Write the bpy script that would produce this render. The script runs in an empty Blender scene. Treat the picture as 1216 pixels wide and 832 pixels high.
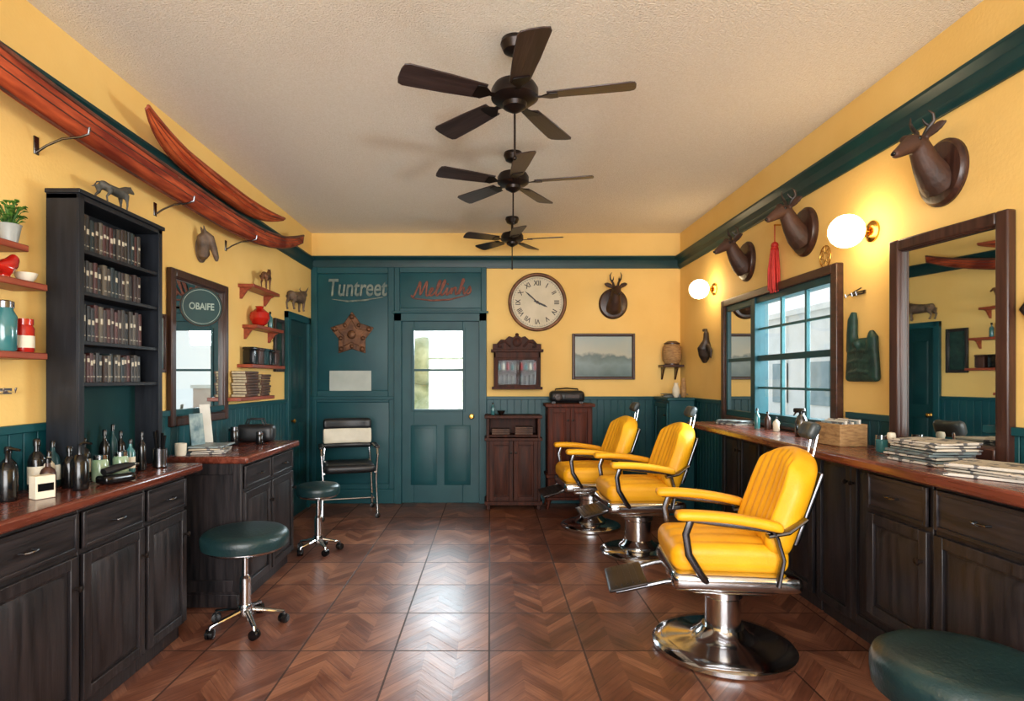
import bpy, bmesh, math, random
from mathutils import Vector, Matrix
random.seed(7)
SC=bpy.context.scene; COL=SC.collection
pi=math.pi
XL,XR,YB,YF,ZC=-2.02,2.15,6.67,-1.6,3.05

# ---------------------------------------------------------------- materials
def lin(c):
    return tuple(((x/255)/12.92 if x/255<=0.04045 else ((x/255+0.055)/1.055)**2.4) for x in c)+(1,)
def newmat(name):
    m=bpy.data.materials.new(name); m.use_nodes=True
    nt=m.node_tree; b=nt.nodes['Principled BSDF']; return m,nt,b
def mat(name,c1,c2=None,rough=.5,metal=0,scale=4,stretch=(1,1,1),bump=0,bscale=None,coat=0,rv=0,lo=.35,hi=.65,detail=5,spec=.5):
    m,nt,b=newmat(name); N=nt.nodes; L=nt.links
    b.inputs['Base Color'].default_value=lin(c1); b.inputs['Roughness'].default_value=rough
    b.inputs['Metallic'].default_value=metal; b.inputs['Specular IOR Level'].default_value=spec
    if coat: b.inputs['Coat Weight'].default_value=coat; b.inputs['Coat Roughness'].default_value=.15
    tc=N.new('ShaderNodeTexCoord'); mp=N.new('ShaderNodeMapping'); mp.inputs['Scale'].default_value=stretch
    L.new(tc.outputs['Object'],mp.inputs[0])
    nz=N.new('ShaderNodeTexNoise'); nz.inputs['Scale'].default_value=scale; nz.inputs['Detail'].default_value=detail
    L.new(mp.outputs[0],nz.inputs['Vector'])
    rp=N.new('ShaderNodeValToRGB'); rp.color_ramp.elements[0].position=lo; rp.color_ramp.elements[1].position=hi
    rp.color_ramp.elements[0].color=lin(c1); rp.color_ramp.elements[1].color=lin(c2 or [min(255,x*1.08) for x in c1])
    L.new(nz.outputs['Fac'],rp.inputs[0]); L.new(rp.outputs[0],b.inputs['Base Color'])
    if rv:
        mr=N.new('ShaderNodeMapRange'); mr.inputs[3].default_value=rough-rv; mr.inputs[4].default_value=rough+rv
        L.new(nz.outputs['Fac'],mr.inputs[0]); L.new(mr.outputs[0],b.inputs['Roughness'])
    if bump:
        n2=N.new('ShaderNodeTexNoise'); n2.inputs['Scale'].default_value=bscale or scale; n2.inputs['Detail'].default_value=4
        L.new(mp.outputs[0],n2.inputs['Vector'])
        bp=N.new('ShaderNodeBump'); bp.inputs['Strength'].default_value=bump; bp.inputs['Distance'].default_value=.01
        L.new(n2.outputs['Fac'],bp.inputs['Height']); L.new(bp.outputs[0],b.inputs['Normal'])
    return m
def wood(name,c1,c2,axis='x',rough=.4,coat=0,bump=.15,sc=3,spec=.5):
    st={'x':(1,12,12),'y':(12,1,12),'z':(12,12,1)}[axis]
    return mat(name,c1,c2,rough=rough,scale=sc,stretch=st,bump=bump,bscale=sc*2,coat=coat,rv=.08,lo=.3,hi=.7,detail=8,spec=spec)

YEL=mat('yellow_plaster',(240,198,114),(246,207,126),rough=.75,scale=1.6,bump=.12,bscale=60)
CEIL=mat('stucco_ceiling',(234,226,210),(244,238,226),rough=.9,scale=110,bump=1.0,bscale=100)
TEAL=mat('teal_paint',(12,66,74),(18,76,82),rough=.42,scale=3,bump=.03,bscale=20,spec=.35)
TEALD=mat('dark_teal_paint',(8,50,54),(12,58,60),rough=.4,scale=6,bump=.03,bscale=20,spec=.35)
BLK=wood('black_stained_wood_v',(16,15,18),(50,43,44),'z',rough=.42,spec=.4)
BLKX=wood('black_stained_wood_h',(16,15,18),(50,43,44),'x',rough=.42,spec=.4)
BCASE=mat('black_painted_wood',(16,20,27),(27,31,38),rough=.45,scale=5,stretch=(8,8,1),bump=.08,spec=.35)
TOP=wood('red_brown_worktop',(78,34,24),(128,64,46),'y',rough=.27,coat=.3,bump=.05)
WAL=wood('walnut_frame',(40,22,18),(72,42,32),'z',rough=.4,coat=.1)
WALX=wood('walnut_frame_h',(40,22,18),(72,42,32),'x',rough=.4,coat=.1)
RED=wood('red_shelf_wood',(118,46,28),(160,74,46),'x',rough=.4)
CABD=wood('dark_cabinet_wood',(40,21,16),(80,42,30),'z',rough=.55,spec=.2)
CABR=wood('reddish_cabinet_wood',(56,24,16),(98,46,30),'z',rough=.55,spec=.2)
LEA=mat('yellow_leather',(242,168,12),(249,182,26),rough=.48,scale=6,bump=.15,bscale=90)
LTEAL=mat('dark_green_leather',(14,38,42),(26,54,56),rough=.36,scale=5,bump=.2,bscale=80)
LBLK=mat('black_vinyl',(16,17,20),(28,30,33),rough=.4,scale=8,bump=.1,bscale=60)
HEADR=mat('grey_headrest_vinyl',(50,58,62),(70,78,80),rough=.4,scale=8,bump=.1,bscale=60)
CREAM=mat('cream_vinyl',(214,206,184),(232,224,204),rough=.5,scale=7)
CHR=mat('chrome',(205,207,210),(220,222,225),rough=.13,metal=1,scale=3)
CHRD=mat('dark_chrome',(96,96,100),(128,128,132),rough=.24,metal=1,scale=5)
BMET=mat('bronze_black_metal',(28,22,20),(46,36,32),rough=.35,metal=.6,scale=8)
BRZ=mat('aged_bronze',(84,54,36),(124,82,52),rough=.5,metal=.4,scale=14,bump=.5,bscale=30)
BRASS=mat('brass',(190,140,60),(210,160,80),rough=.25,metal=1,scale=8)
BLADE=wood('fan_blade_wood',(38,28,27),(62,48,46),'x',rough=.32)
DEER=mat('deer_fur',(50,31,23),(74,46,33),rough=.6,scale=9,bump=.25,bscale=60)
HORN=mat('dark_horn',(32,24,20),(62,48,38),rough=.45,scale=20,bump=.3)
STONE=mat('grey_patina',(58,58,54),(92,90,82),rough=.6,scale=16,bump=.4,bscale=40)
STONB=mat('grey_brown_carving',(70,54,42),(110,90,72),rough=.6,scale=16,bump=.4,bscale=40)
LETG=mat('grey_green_metal_lettering',(88,104,98),(128,138,126),rough=.55,scale=16)
LETR=mat('brown_red_lettering',(112,60,48),(146,88,70),rough=.55,scale=16)
GREENP=mat('green_patina',(12,42,40),(28,66,58),rough=.55,scale=16,bump=.6,bscale=30)
WHITE=mat('white_paper',(216,212,200),(230,226,216),rough=.7,scale=8)
SIGNL=mat('muted_sign_paint',(130,150,138),(158,172,160),rough=.6,scale=18)
PAGE=mat('page_paper',(180,166,136),(200,188,158),rough=.8,scale=30,stretch=(1,1,12))
BLKG=mat('black_gloss',(10,10,12),(18,18,20),rough=.18,scale=5)
REDG=mat('red_glaze',(158,22,16),(186,36,24),rough=.2,scale=5,coat=.4)
REDF=mat('red_silk',(168,22,20),(204,48,36),rough=.6,scale=20,stretch=(8,8,1))
TERR=mat('tan_wicker',(140,104,66),(180,142,94),rough=.7,scale=20,stretch=(1,1,4),bump=.6,bscale=40)
LEAF=mat('leaf_green',(40,84,26),(84,132,44),rough=.5,scale=15)
GREYC=mat('grey_ceramic',(140,146,142),(166,170,166),rough=.4,scale=6)
TEALG=mat('teal_glass_jar',(34,92,98),(70,130,132),rough=.15,scale=4,coat=.5)
SASH=mat('teal_sash_paint',(12,58,66),(18,70,78),rough=.4,scale=4,spec=.3)
BARS=mat('pale_teal_glazing_bars',(44,90,96),(60,106,112),rough=.4,scale=4,spec=.3)
GOLDP=mat('clock_face_cream',(206,196,168),(222,212,186),rough=.6,scale=5)
SHADE=mat('blue_grey_print',(64,100,112),(160,176,172),rough=.5,scale=14)
CANOE1=mat('worn_dark_red_hull',(116,38,22),(200,92,52),rough=.7,scale=3,stretch=(1,7,7),bump=.4,lo=.38,hi=.68,detail=10,spec=.3)
CANOE2=mat('orange_red_hull',(170,62,30),(226,116,64),rough=.65,scale=3,stretch=(1,7,7),bump=.4,lo=.34,hi=.68,detail=10,spec=.3)
GUN=mat('dark_gunwale',(60,36,28),(116,60,38),rough=.6,scale=6)
GUN2=mat('orange_gunwale',(120,46,26),(180,84,46),rough=.6,scale=6)
GROUND=mat('pale_paving',(180,180,174),(196,196,192),rough=.9,scale=3)
FACADE=mat('pale_render',(226,230,230),(238,241,242),rough=.9,scale=2)

def mirrormat():
    m,nt,b=newmat('mirror_glass'); b.inputs['Metallic'].default_value=1; b.inputs['Roughness'].default_value=.015
    b.inputs['Base Color'].default_value=(.72,.76,.75,1); return m
MIR=mirrormat()
def glassmat(name,f):
    m=bpy.data.materials.new(name); m.use_nodes=True; nt=m.node_tree; N=nt.nodes; L=nt.links
    N.remove(N['Principled BSDF']); o=N['Material Output']
    t=N.new('ShaderNodeBsdfTransparent'); t.inputs[0].default_value=(.92,.95,.95,1)
    g=N.new('ShaderNodeBsdfGlossy'); g.inputs['Roughness'].default_value=.03
    mx=N.new('ShaderNodeMixShader'); mx.inputs[0].default_value=f
    L.new(t.outputs[0],mx.inputs[1]); L.new(g.outputs[0],mx.inputs[2]); L.new(mx.outputs[0],o.inputs[0]); return m
GLS=glassmat('window_glass',.06); GLC=glassmat('cabinet_glass',.006)
def globemat():
    m,nt,b=newmat('lit_opal_glass'); b.inputs['Base Color'].default_value=(1,.9,.7,1)
    b.inputs['Emission Color'].default_value=(1,.76,.44,1); b.inputs['Emission Strength'].default_value=20; return m
GLOBE=globemat()

class NT:
    def __init__(s,nt): s.nt=nt
    def m(s,op,a,b=None,c=None):
        n=s.nt.nodes.new('ShaderNodeMath'); n.operation=op
        for i,x in enumerate((a,b,c)):
            if x is None: continue
            if isinstance(x,(int,float)): n.inputs[i].default_value=x
            else: s.nt.links.new(x,n.inputs[i])
        return n.outputs[0]
def floormat():
    m,nt,b=newmat('chevron_wood_tile'); N=nt.nodes; L=nt.links; q=NT(nt)
    tc=N.new('ShaderNodeTexCoord'); sp=N.new('ShaderNodeSeparateXYZ'); L.new(tc.outputs['Object'],sp.inputs[0])
    X,Y=sp.outputs[0],sp.outputs[1]; s=.488
    u=q.m('DIVIDE',q.m('ADD',X,10*s+.005),s); v=q.m('DIVIDE',q.m('ADD',Y,10*s-3.04+6*s+.0),s)
    fu=q.m('FRACT',u); fv=q.m('FRACT',v); iu=q.m('FLOOR',u); iv=q.m('FLOOR',v)
    e=q.m('MINIMUM',q.m('MINIMUM',fu,q.m('SUBTRACT',1,fu)),q.m('MINIMUM',fv,q.m('SUBTRACT',1,fv)))
    grout=q.m('MULTIPLY',q.m('LESS_THAN',e,.010),.85)
    tri=q.m('ABSOLUTE',q.m('SUBTRACT',q.m('FRACT',q.m('MULTIPLY',fu,1.5)),.5))
    t=q.m('MULTIPLY',q.m('ADD',fv,q.m('MULTIPLY',tri,.8)),5)
    pid=q.m('FLOOR',t); half=q.m('FLOOR',q.m('MULTIPLY',fu,3))
    cb=N.new('ShaderNodeCombineXYZ')
    L.new(q.m('ADD',q.m('MULTIPLY',iu,7.3),half),cb.inputs[0]); L.new(q.m('ADD',pid,q.m('MULTIPLY',iv,13.7)),cb.inputs[1])
    wn=N.new('ShaderNodeTexWhiteNoise'); wn.noise_dimensions='2D'; L.new(cb.outputs[0],wn.inputs['Vector'])
    cb2=N.new('ShaderNodeCombineXYZ'); L.new(iu,cb2.inputs[0]); L.new(iv,cb2.inputs[1])
    wt=N.new('ShaderNodeTexWhiteNoise'); wt.noise_dimensions='2D'; L.new(cb2.outputs[0],wt.inputs['Vector'])
    cb3=N.new('ShaderNodeCombineXYZ'); L.new(q.m('MULTIPLY',t,3),cb3.inputs[1]); L.new(q.m('MULTIPLY',u,3),cb3.inputs[0]); L.new(iv,cb3.inputs[2])
    nz=N.new('ShaderNodeTexNoise'); nz.inputs['Scale'].default_value=1.6; nz.inputs['Detail'].default_value=7; L.new(cb3.outputs[0],nz.inputs['Vector'])
    nw=N.new('ShaderNodeTexNoise'); nw.inputs['Scale'].default_value=3; nw.inputs['Detail'].default_value=6; L.new(tc.outputs['Object'],nw.inputs['Vector'])
    fac=q.m('ADD',q.m('ADD',q.m('MULTIPLY',wn.outputs['Value'],.26),q.m('MULTIPLY',nz.outputs['Fac'],.5)),q.m('ADD',q.m('MULTIPLY',wt.outputs['Value'],.26),q.m('MULTIPLY',q.m('SUBTRACT',nw.outputs['Fac'],.5),.5)))
    rp=N.new('ShaderNodeValToRGB'); els=rp.color_ramp.elements
    els[0].position=.2; els[0].color=lin((72,41,31)); els[1].position=.85; els[1].color=lin((164,112,84))
    k=els.new(.5); k.color=lin((112,68,51))
    L.new(fac,rp.inputs[0])
    gap=q.m('MULTIPLY',q.m('LESS_THAN',q.m('FRACT',t),.045),.4)
    dark=q.m('MAXIMUM',grout,gap)
    mx=N.new('ShaderNodeMix'); mx.data_type='RGBA'; L.new(dark,mx.inputs[0]); L.new(rp.outputs[0],mx.inputs[6]); mx.inputs[7].default_value=lin((38,24,20))
    L.new(mx.outputs[2],b.inputs['Base Color'])
    L.new(q.m('ADD',.21,q.m('ADD',q.m('MULTIPLY',nw.outputs['Fac'],.26),q.m('MULTIPLY',dark,.3))),b.inputs['Roughness'])
    bp=N.new('ShaderNodeBump'); bp.inputs['Strength'].default_value=.3; bp.inputs['Distance'].default_value=.004
    L.new(q.m('SUBTRACT',q.m('MULTIPLY',nz.outputs['Fac'],.5),dark),bp.inputs['Height']); L.new(bp.outputs[0],b.inputs['Normal'])
    return m
FLOOR=floormat()
def bookmat():
    m,nt,b=newmat('cloth_book_covers'); N=nt.nodes; L=nt.links; q=NT(nt)
    oi=N.new('ShaderNodeObjectInfo'); rp=N.new('ShaderNodeValToRGB'); rp.color_ramp.interpolation='CONSTANT'
    cols=[(20,20,24),(44,26,24),(34,32,32),(18,34,38),(66,26,23),(26,25,26),(84,76,64),(46,31,25),(22,22,25),(52,46,40)]
    els=rp.color_ramp.elements; els[0].color=lin(cols[0]); els[1].position=.1; els[1].color=lin(cols[1])
    for i in range(2,10): e=els.new(i/10); e.color=lin(cols[i])
    r=oi.outputs['Random']
    L.new(r,rp.inputs[0])
    tc=N.new('ShaderNodeTexCoord'); sp=N.new('ShaderNodeSeparateXYZ'); L.new(tc.outputs['Object'],sp.inputs[0])
    z=sp.outputs[2]
    r2=q.m('FRACT',q.m('MULTIPLY',r,37)); r3=q.m('FRACT',q.m('MULTIPLY',r,91))
    zc=q.m('ADD',.082,q.m('MULTIPLY',r2,.024)); hh=q.m('ADD',.006,q.m('MULTIPLY',r3,.008))
    b1=q.m('MULTIPLY',q.m('LESS_THAN',q.m('ABSOLUTE',q.m('SUBTRACT',z,zc)),hh),q.m('GREATER_THAN',r2,.25))
    b2=q.m('COMPARE',z,.026,.0025)
    side=q.m('MULTIPLY',q.m('LESS_THAN',q.m('ABSOLUTE',sp.outputs[0]),.0085),q.m('LESS_THAN',sp.outputs[1],-.04))
    band=q.m('MULTIPLY',q.m('MAXIMUM',b1,q.m('MULTIPLY',b2,.6)),side)
    mx=N.new('ShaderNodeMix'); mx.data_type='RGBA'; L.new(q.m('MULTIPLY',band,.85),mx.inputs[0]); L.new(rp.outputs[0],mx.inputs[6]); mx.inputs[7].default_value=lin((206,198,176))
    L.new(mx.outputs[2],b.inputs['Base Color']); b.inputs['Roughness'].default_value=.5; return m
BOOK=bookmat()
BOOKF=mat('brown_book_cover',(60,38,28),(98,66,48),rough=.6,scale=9)
def magmat():
    m,nt,b=newmat('magazine_covers'); N=nt.nodes; L=nt.links
    oi=N.new('ShaderNodeObjectInfo'); rp=N.new('ShaderNodeValToRGB'); rp.color_ramp.interpolation='CONSTANT'
    cols=[(190,184,172),(140,154,156),(186,172,148),(206,200,190),(110,124,126),(198,190,176)]
    els=rp.color_ramp.elements; els[0].color=lin(cols[0]); els[1].position=.17; els[1].color=lin(cols[1])
    for i in range(2,6): e=els.new(i/6); e.color=lin(cols[i])
    L.new(oi.outputs['Random'],rp.inputs[0])
    tc=N.new('ShaderNodeTexCoord'); nz=N.new('ShaderNodeTexNoise'); nz.inputs['Scale'].default_value=28; L.new(tc.outputs['Object'],nz.inputs['Vector'])
    r2=N.new('ShaderNodeMath'); r2.operation='GREATER_THAN'; r2.inputs[1].default_value=.58; L.new(nz.outputs['Fac'],r2.inputs[0])
    mx=N.new('ShaderNodeMix'); mx.data_type='RGBA'; L.new(r2.outputs[0],mx.inputs[0]); L.new(rp.outputs[0],mx.inputs[6]); mx.inputs[7].default_value=lin((96,96,98))
    L.new(mx.outputs[2],b.inputs['Base Color']); b.inputs['Roughness'].default_value=.45; return m
MAG=magmat()
def landscape():
    m,nt,b=newmat('seascape_print'); N=nt.nodes; L=nt.links
    tc=N.new('ShaderNodeTexCoord'); sp=N.new('ShaderNodeSeparateXYZ'); L.new(tc.outputs['Object'],sp.inputs[0])
    nz=N.new('ShaderNodeTexNoise'); nz.inputs['Scale'].default_value=5; nz.inputs['Detail'].default_value=6; L.new(tc.outputs['Object'],nz.inputs['Vector'])
    q=NT(nt); f=q.m('ADD',q.m('MULTIPLY',sp.outputs[2],2.0),q.m('ADD',.5,q.m('MULTIPLY',q.m('SUBTRACT',nz.outputs['Fac'],.5),.5)))
    rp=N.new('ShaderNodeValToRGB'); e=rp.color_ramp.elements
    e[0].position=.05; e[0].color=lin((74,98,98)); e[1].position=.95; e[1].color=lin((150,168,168))
    for p,c in ((.35,(114,136,136)),(.5,(86,106,104)),(.56,(176,178,162))): k=e.new(p); k.color=lin(c)
    L.new(f,rp.inputs[0]); L.new(rp.outputs[0],b.inputs['Base Color']); b.inputs['Roughness'].default_value=.3; return m
SEA=landscape()

# ---------------------------------------------------------------- geometry
class G:
    def __init__(s): s.v=[]; s.f=[]; s.m=[]; s.cur=0
    def add(s,vs,fs,M=None):
        o=len(s.v)
        for p in vs:
            p=Vector(p); s.v.append((M@p) if M else p)
        for f in fs: s.f.append([i+o for i in f]); s.m.append(s.cur)
        return s
    def mi(s,i): s.cur=i; return s
    def b(s,x0,x1,y0,y1,z0,z1,M=None):
        vs=[(x,y,z) for z in (z0,z1) for y in (y0,y1) for x in (x0,x1)]
        return s.add(vs,[(0,2,3,1),(4,5,7,6),(0,1,5,4),(2,6,7,3),(0,4,6,2),(1,3,7,5)],M)
    def frus(s,x0,x1,z0,z1,y0,y1,ins):
        vs=[(x0,y0,z0),(x1,y0,z0),(x1,y0,z1),(x0,y0,z1),(x0+ins,y1,z0+ins),(x1-ins,y1,z0+ins),(x1-ins,y1,z1-ins),(x0+ins,y1,z1-ins)]
        return s.add(vs,[(0,1,2,3),(7,6,5,4),(0,4,5,1),(1,5,6,2),(2,6,7,3),(3,7,4,0)])
    def tube(s,pts,rad,n=12,cyc=False):
        P=[Vector(p) for p in pts]; k=len(P)
        R=[rad]*k if isinstance(rad,(int,float)) else list(rad)
        R=[(r,r) if isinstance(r,(int,float)) else r for r in R]
        T=[]
        for i in range(k):
            if cyc: t=P[(i+1)%k]-P[i-1]
            else: t=P[min(i+1,k-1)]-P[max(i-1,0)]
            T.append(t.normalized())
        ref=Vector((0,0,1)) if abs(T[0].z)<.9 else Vector((0,1,0))
        U=T[0].cross(ref).normalized(); vs=[];fs=[]
        for i in range(k):
            U=(U-T[i]*U.dot(T[i]))
            U=U.normalized() if U.length>1e-6 else Vector((1,0,0))
            W=U.cross(T[i])
            for j in range(n):
                a=2*pi*j/n; vs.append(P[i]+U*R[i][0]*math.cos(a)+W*R[i][1]*math.sin(a))
        for i in range(k if cyc else k-1):
            for j in range(n):
                a=i*n+j; b2=i*n+(j+1)%n; i2=((i+1)%k)*n
                fs.append((a,b2,i2+(j+1)%n,i2+j))
        if not cyc: fs.append(tuple(range(n-1,-1,-1))); fs.append(tuple((k-1)*n+j for j in range(n)))
        return s.add(vs,fs)
    def cyl(s,p0,p1,r0,r1=None,n=20): return s.tube([p0,p1],[r0,r0 if r1 is None else r1],n)
    def lathe(s,prof,c=(0,0,0),n=32,M=None,ring=False):
        vs=[];fs=[];k=len(prof)
        for r,z in prof:
            for j in range(n):
                a=2*pi*j/n; vs.append((c[0]+r*math.cos(a),c[1]+r*math.sin(a),c[2]+z))
        for i in range(k if ring else k-1):
            i2=(i+1)%k
            for j in range(n):
                fs.append((i*n+j,i*n+(j+1)%n,i2*n+(j+1)%n,i2*n+j))
        if not ring: fs.append(tuple(range(n-1,-1,-1))); fs.append(tuple((k-1)*n+j for j in range(n)))
        return s.add(vs,fs,M)
    def sph(s,c,r,n=16,sc=(1,1,1)):
        prof=[(max(1e-4,math.sin(pi*i/n)*r),-math.cos(pi*i/n)*r) for i in range(n+1)]
        M=Matrix.Translation(c)@Matrix.Diagonal((*sc,1))
        return s.lathe(prof,(0,0,0),n*2,M)
    def prism(s,poly,a,b2,M=None):
        n=len(poly); vs=[(x,y,a) for x,y in poly]+[(x,y,b2) for x,y in poly]
        fs=[tuple(range(n-1,-1,-1)),tuple(range(n,2*n))]+[(i,(i+1)%n,n+(i+1)%n,n+i) for i in range(n)]
        return s.add(vs,fs,M)
    def rbox(s,c,size,r,n=10,fn=None,M=None):
        h=[x/2 for x in size]; r=min(r,*h); key={}; vs=[]; fs=[]
        def put(p):
            k=tuple(round(x,6) for x in p)
            if k not in key:
                key[k]=len(vs); q=Vector([p[i]*h[i] for i in range(3)])
                inn=Vector([max(-(h[i]-r),min(h[i]-r,q[i])) for i in range(3)]); d=q-inn
                if d.length>1e-9: q=inn+d.normalized()*r
                if fn: q=Vector(fn(q))
                vs.append(q+Vector(c))
            return key[k]
        g=[math.sin(pi/2*(-1+2*i/n)) for i in range(n+1)]
        for ax in range(3):
            for sg in (-1,1):
                for i in range(n):
                    for j in range(n):
                        quad=[]
                        for (a,b2) in ((g[i],g[j]),(g[i+1],g[j]),(g[i+1],g[j+1]),(g[i],g[j+1])):
                            p=[0,0,0]; p[ax]=sg; p[(ax+1)%3]=a; p[(ax+2)%3]=b2; quad.append(put(p))
                        fs.append(tuple(quad if sg>0 else quad[::-1]))
        return s.add(vs,fs,M)
    def obj(s,name,parent=None,mats=None,bev=0,sub=0,loc=(0,0,0),rz=0,label=None,ang=35,remesh=0):
        me=bpy.data.meshes.new(name); me.from_pydata([tuple(v) for v in s.v],[],s.f)
        if not isinstance(mats,(list,tuple)): mats=[mats]
        for m in mats: me.materials.append(m)
        for p,i in zip(me.polygons,s.m): p.material_index=i
        bm=bmesh.new(); bm.from_mesh(me); bmesh.ops.recalc_face_normals(bm,faces=bm.faces); bm.to_mesh(me); bm.free()
        me.shade_smooth(); me.set_sharp_from_angle(angle=math.radians(ang))
        o=bpy.data.objects.new(name,me); COL.objects.link(o)
        if parent: o.parent=parent
        o.location=loc; o.rotation_euler[2]=rz
        if bev:
            md=o.modifiers.new('bev','BEVEL'); md.width=bev; md.segments=2; md.limit_method='ANGLE'; md.angle_limit=math.radians(40)
        if sub:
            md=o.modifiers.new('sub','SUBSURF'); md.levels=sub; md.render_levels=sub
        if remesh:
            md=o.modifiers.new('rm','REMESH'); md.mode='VOXEL'; md.voxel_size=remesh; md.use_smooth_shade=True
            md=o.modifiers.new('sm','SMOOTH'); md.factor=.5; md.iterations=3
        if label: o['label']=label
        return o
def tag(o,label,cat,group=None):
    o['label']=label; o['category']=cat
    if group: o['group']=group
    return o
def struct(o): o['kind']='structure'; return o
def thing(name,label,cat,loc,rz=0,group=None):
    e=bpy.data.objects.new(name,None); e.empty_display_size=.05; COL.objects.link(e)
    e.location=loc; e.rotation_euler[2]=rz; return tag(e,label,cat,group)
WALLROT={'L':pi/2,'R':-pi/2,'B':0}
def wpos(w,u,z,off=0):
    return {'L':(XL+off,u,z),'R':(XR-off,u,z),'B':(u,YB-off,z)}[w]
def wthing(name,label,cat,w,u,z,off=0,group=None): return thing(name,label,cat,wpos(w,u,z,off),WALLROT[w],group)
RX=Matrix.Rotation(pi/2,4,'X')   # axis z -> -y (out of the wall)
def T(x,y,z): return Matrix.Translation((x,y,z))
def textmesh(name,s,size,m,parent=None,loc=(0,0,0),rz=0,ext=.006,shear=0,upright=True,roll=0,wscale=1,bev=0,off=.0015):
    cu=bpy.data.curves.new('t','FONT'); cu.body=s; cu.size=size; cu.extrude=ext; cu.align_x='CENTER'; cu.align_y='CENTER'; cu.shear=shear; cu.bevel_depth=bev; cu.offset=off
    ob=bpy.data.objects.new('t',cu); COL.objects.link(ob); bpy.context.view_layer.update()
    me=bpy.data.meshes.new_from_object(ob.evaluated_get(bpy.context.evaluated_depsgraph_get()))
    bpy.data.objects.remove(ob); me.name=name
    me.transform(Matrix.Diagonal((wscale,1,1,1))); 
    if roll: me.transform(Matrix.Rotation(roll,4,'Z'))
    if upright: me.transform(RX)
    me.materials.clear(); me.materials.append(m)
    o=bpy.data.objects.new(name,me); COL.objects.link(o)
    if parent: o.parent=parent
    o.location=loc; o.rotation_euler[2]=rz; return o

# ---------------------------------------------------------------- room shell
g=G().b(XL-.2,XR+.2,YF-.2,YB+.2,-.1,0); struct(g.obj('floor',None,FLOOR))
g=G().b(XL-.2,XR+.2,YF-.2,YB+.2,ZC,ZC+.1); struct(g.obj('ceiling',None,CEIL))
g=G().b(XL-.15,XL,YF,YB,0,ZC); struct(g.obj('wall_left',None,YEL))
WY0,WY1,WZ0,WZ1=3.66,4.72,1.08,2.05
WT=.07
g=G().b(XR,XR+WT,YF,WY0,0,ZC).b(XR,XR+WT,WY1,YB,0,ZC).b(XR,XR+WT,WY0,WY1,0,WZ0).b(XR,XR+WT,WY0,WY1,WZ1,ZC)
struct(g.obj('wall_right',None,YEL))
DX0,DX1,DZ=-1.0,-.12,2.06
g=G().b(XL-.15,DX0,YB,YB+.15,0,ZC).b(DX1,XR+.15,YB,YB+.15,0,ZC).b(DX0,DX1,YB,YB+.15,DZ,ZC)
struct(g.obj('wall_back',None,YEL))
g=G().b(XL-.15,XL+.4,YF-.15,YF,0,ZC).b(XR-.4,XR+.15,YF-.15,YF,0,ZC).b(XL+.4,XR-.4,YF-.15,YF,0,.5).b(XL+.4,XR-.4,YF-.15,YF,2.7,ZC)
struct(g.obj('wall_front',None,YEL))
g=G()
for x in (XL+.43,-.65,.75,XR-.43): g.b(x-.03,x+.03,YF-.1,YF-.04,.5,2.7)
g.b(XL+.4,XR-.4,YF-.1,YF-.04,.5,.56).b(XL+.4,XR-.4,YF-.1,YF-.04,2.64,2.7).b(XL+.4,XR-.4,YF-.1,YF-.04,1.9,1.95)
struct(g.obj('added_front_window',None,TEAL,bev=.004))  # unseen window behind the camera, added to let light into the room
def rail(name,w,u0,u1,z,dep=.05,mt=TEALD):
    prof=[(0,z-.07),(.016,z-.07),(.02,z-.05),(dep*.5,z-.03),(dep*.5,z+.02),(dep*.8,z+.04),(dep,z+.05),(dep,z+.066),(0,z+.066)]
    vs=[];fs=[];n=len(prof)
    for u in (u0,u1):
        for o,zz in prof:
            vs.append({'L':(XL+o,u,zz),'R':(XR-o,u,zz),'B':(u,YB-o,zz)}[w])
    fs=[(i,(i+1)%n,n+(i+1)%n,n+i) for i in range(n)]+[tuple(range(n)),tuple(range(2*n-1,n-1,-1))]
    return struct(G().add(vs,fs).obj(name,None,mt,bev=.002))
rail('trim_1','L',YF,YB,2.70,.045); rail('trim_2','R',YF,YB,2.715,.075); rail('trim_3','B',XL,XR,2.72,.05)
def bead(name,w,u0,u1,z1=1.17):
    g=G(); u=u0
    while u<u1-.01:
        a,b2=u+.003,min(u+.078,u1)-.003
        if w=='L': g.b(XL,XL+.014,a,b2,0,z1)
        elif w=='R': g.b(XR-.014,XR,a,b2,0,z1)
        else: g.b(a,b2,YB-.014,YB,0,z1)
        u+=.078
    z0,zz=z1,z1+.035
    if w=='L': g.b(XL,XL+.008,u0,u1,0,z1).b(XL,XL+.03,u0,u1,z0,zz).b(XL,XL+.02,u0,u1,0,.13)
    elif w=='R': g.b(XR-.008,XR,u0,u1,0,z1).b(XR-.03,XR,u0,u1,z0,zz).b(XR-.02,XR,u0,u1,0,.13)
    else: g.b(u0,u1,YB-.008,YB,0,z1).b(u0,u1,YB-.03,YB,z0,zz)
    return struct(g.obj(name,None,TEAL,bev=.003))
bead('trim_4','L',YF,5.78); bead('trim_5','L',6.50,YB)
bead('trim_6','R',YF,3.52); bead('trim_7','R',3.52,5.44,1.0); bead('trim_8','R',5.44,YB)
bead('trim_9','B',-.04,XR)
struct(G().b(-.04,XR,YB-.028,YB,0,.14).b(-.04,XR,YB-.034,YB,.125,.14).obj('baseboard_back',None,TEAL,bev=.004))
g=G().b(XL,DX0-.08,YB-.012,YB,0,2.66).b(DX0-.08,DX1+.08,YB-.012,YB,DZ+.08,2.66)
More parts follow.
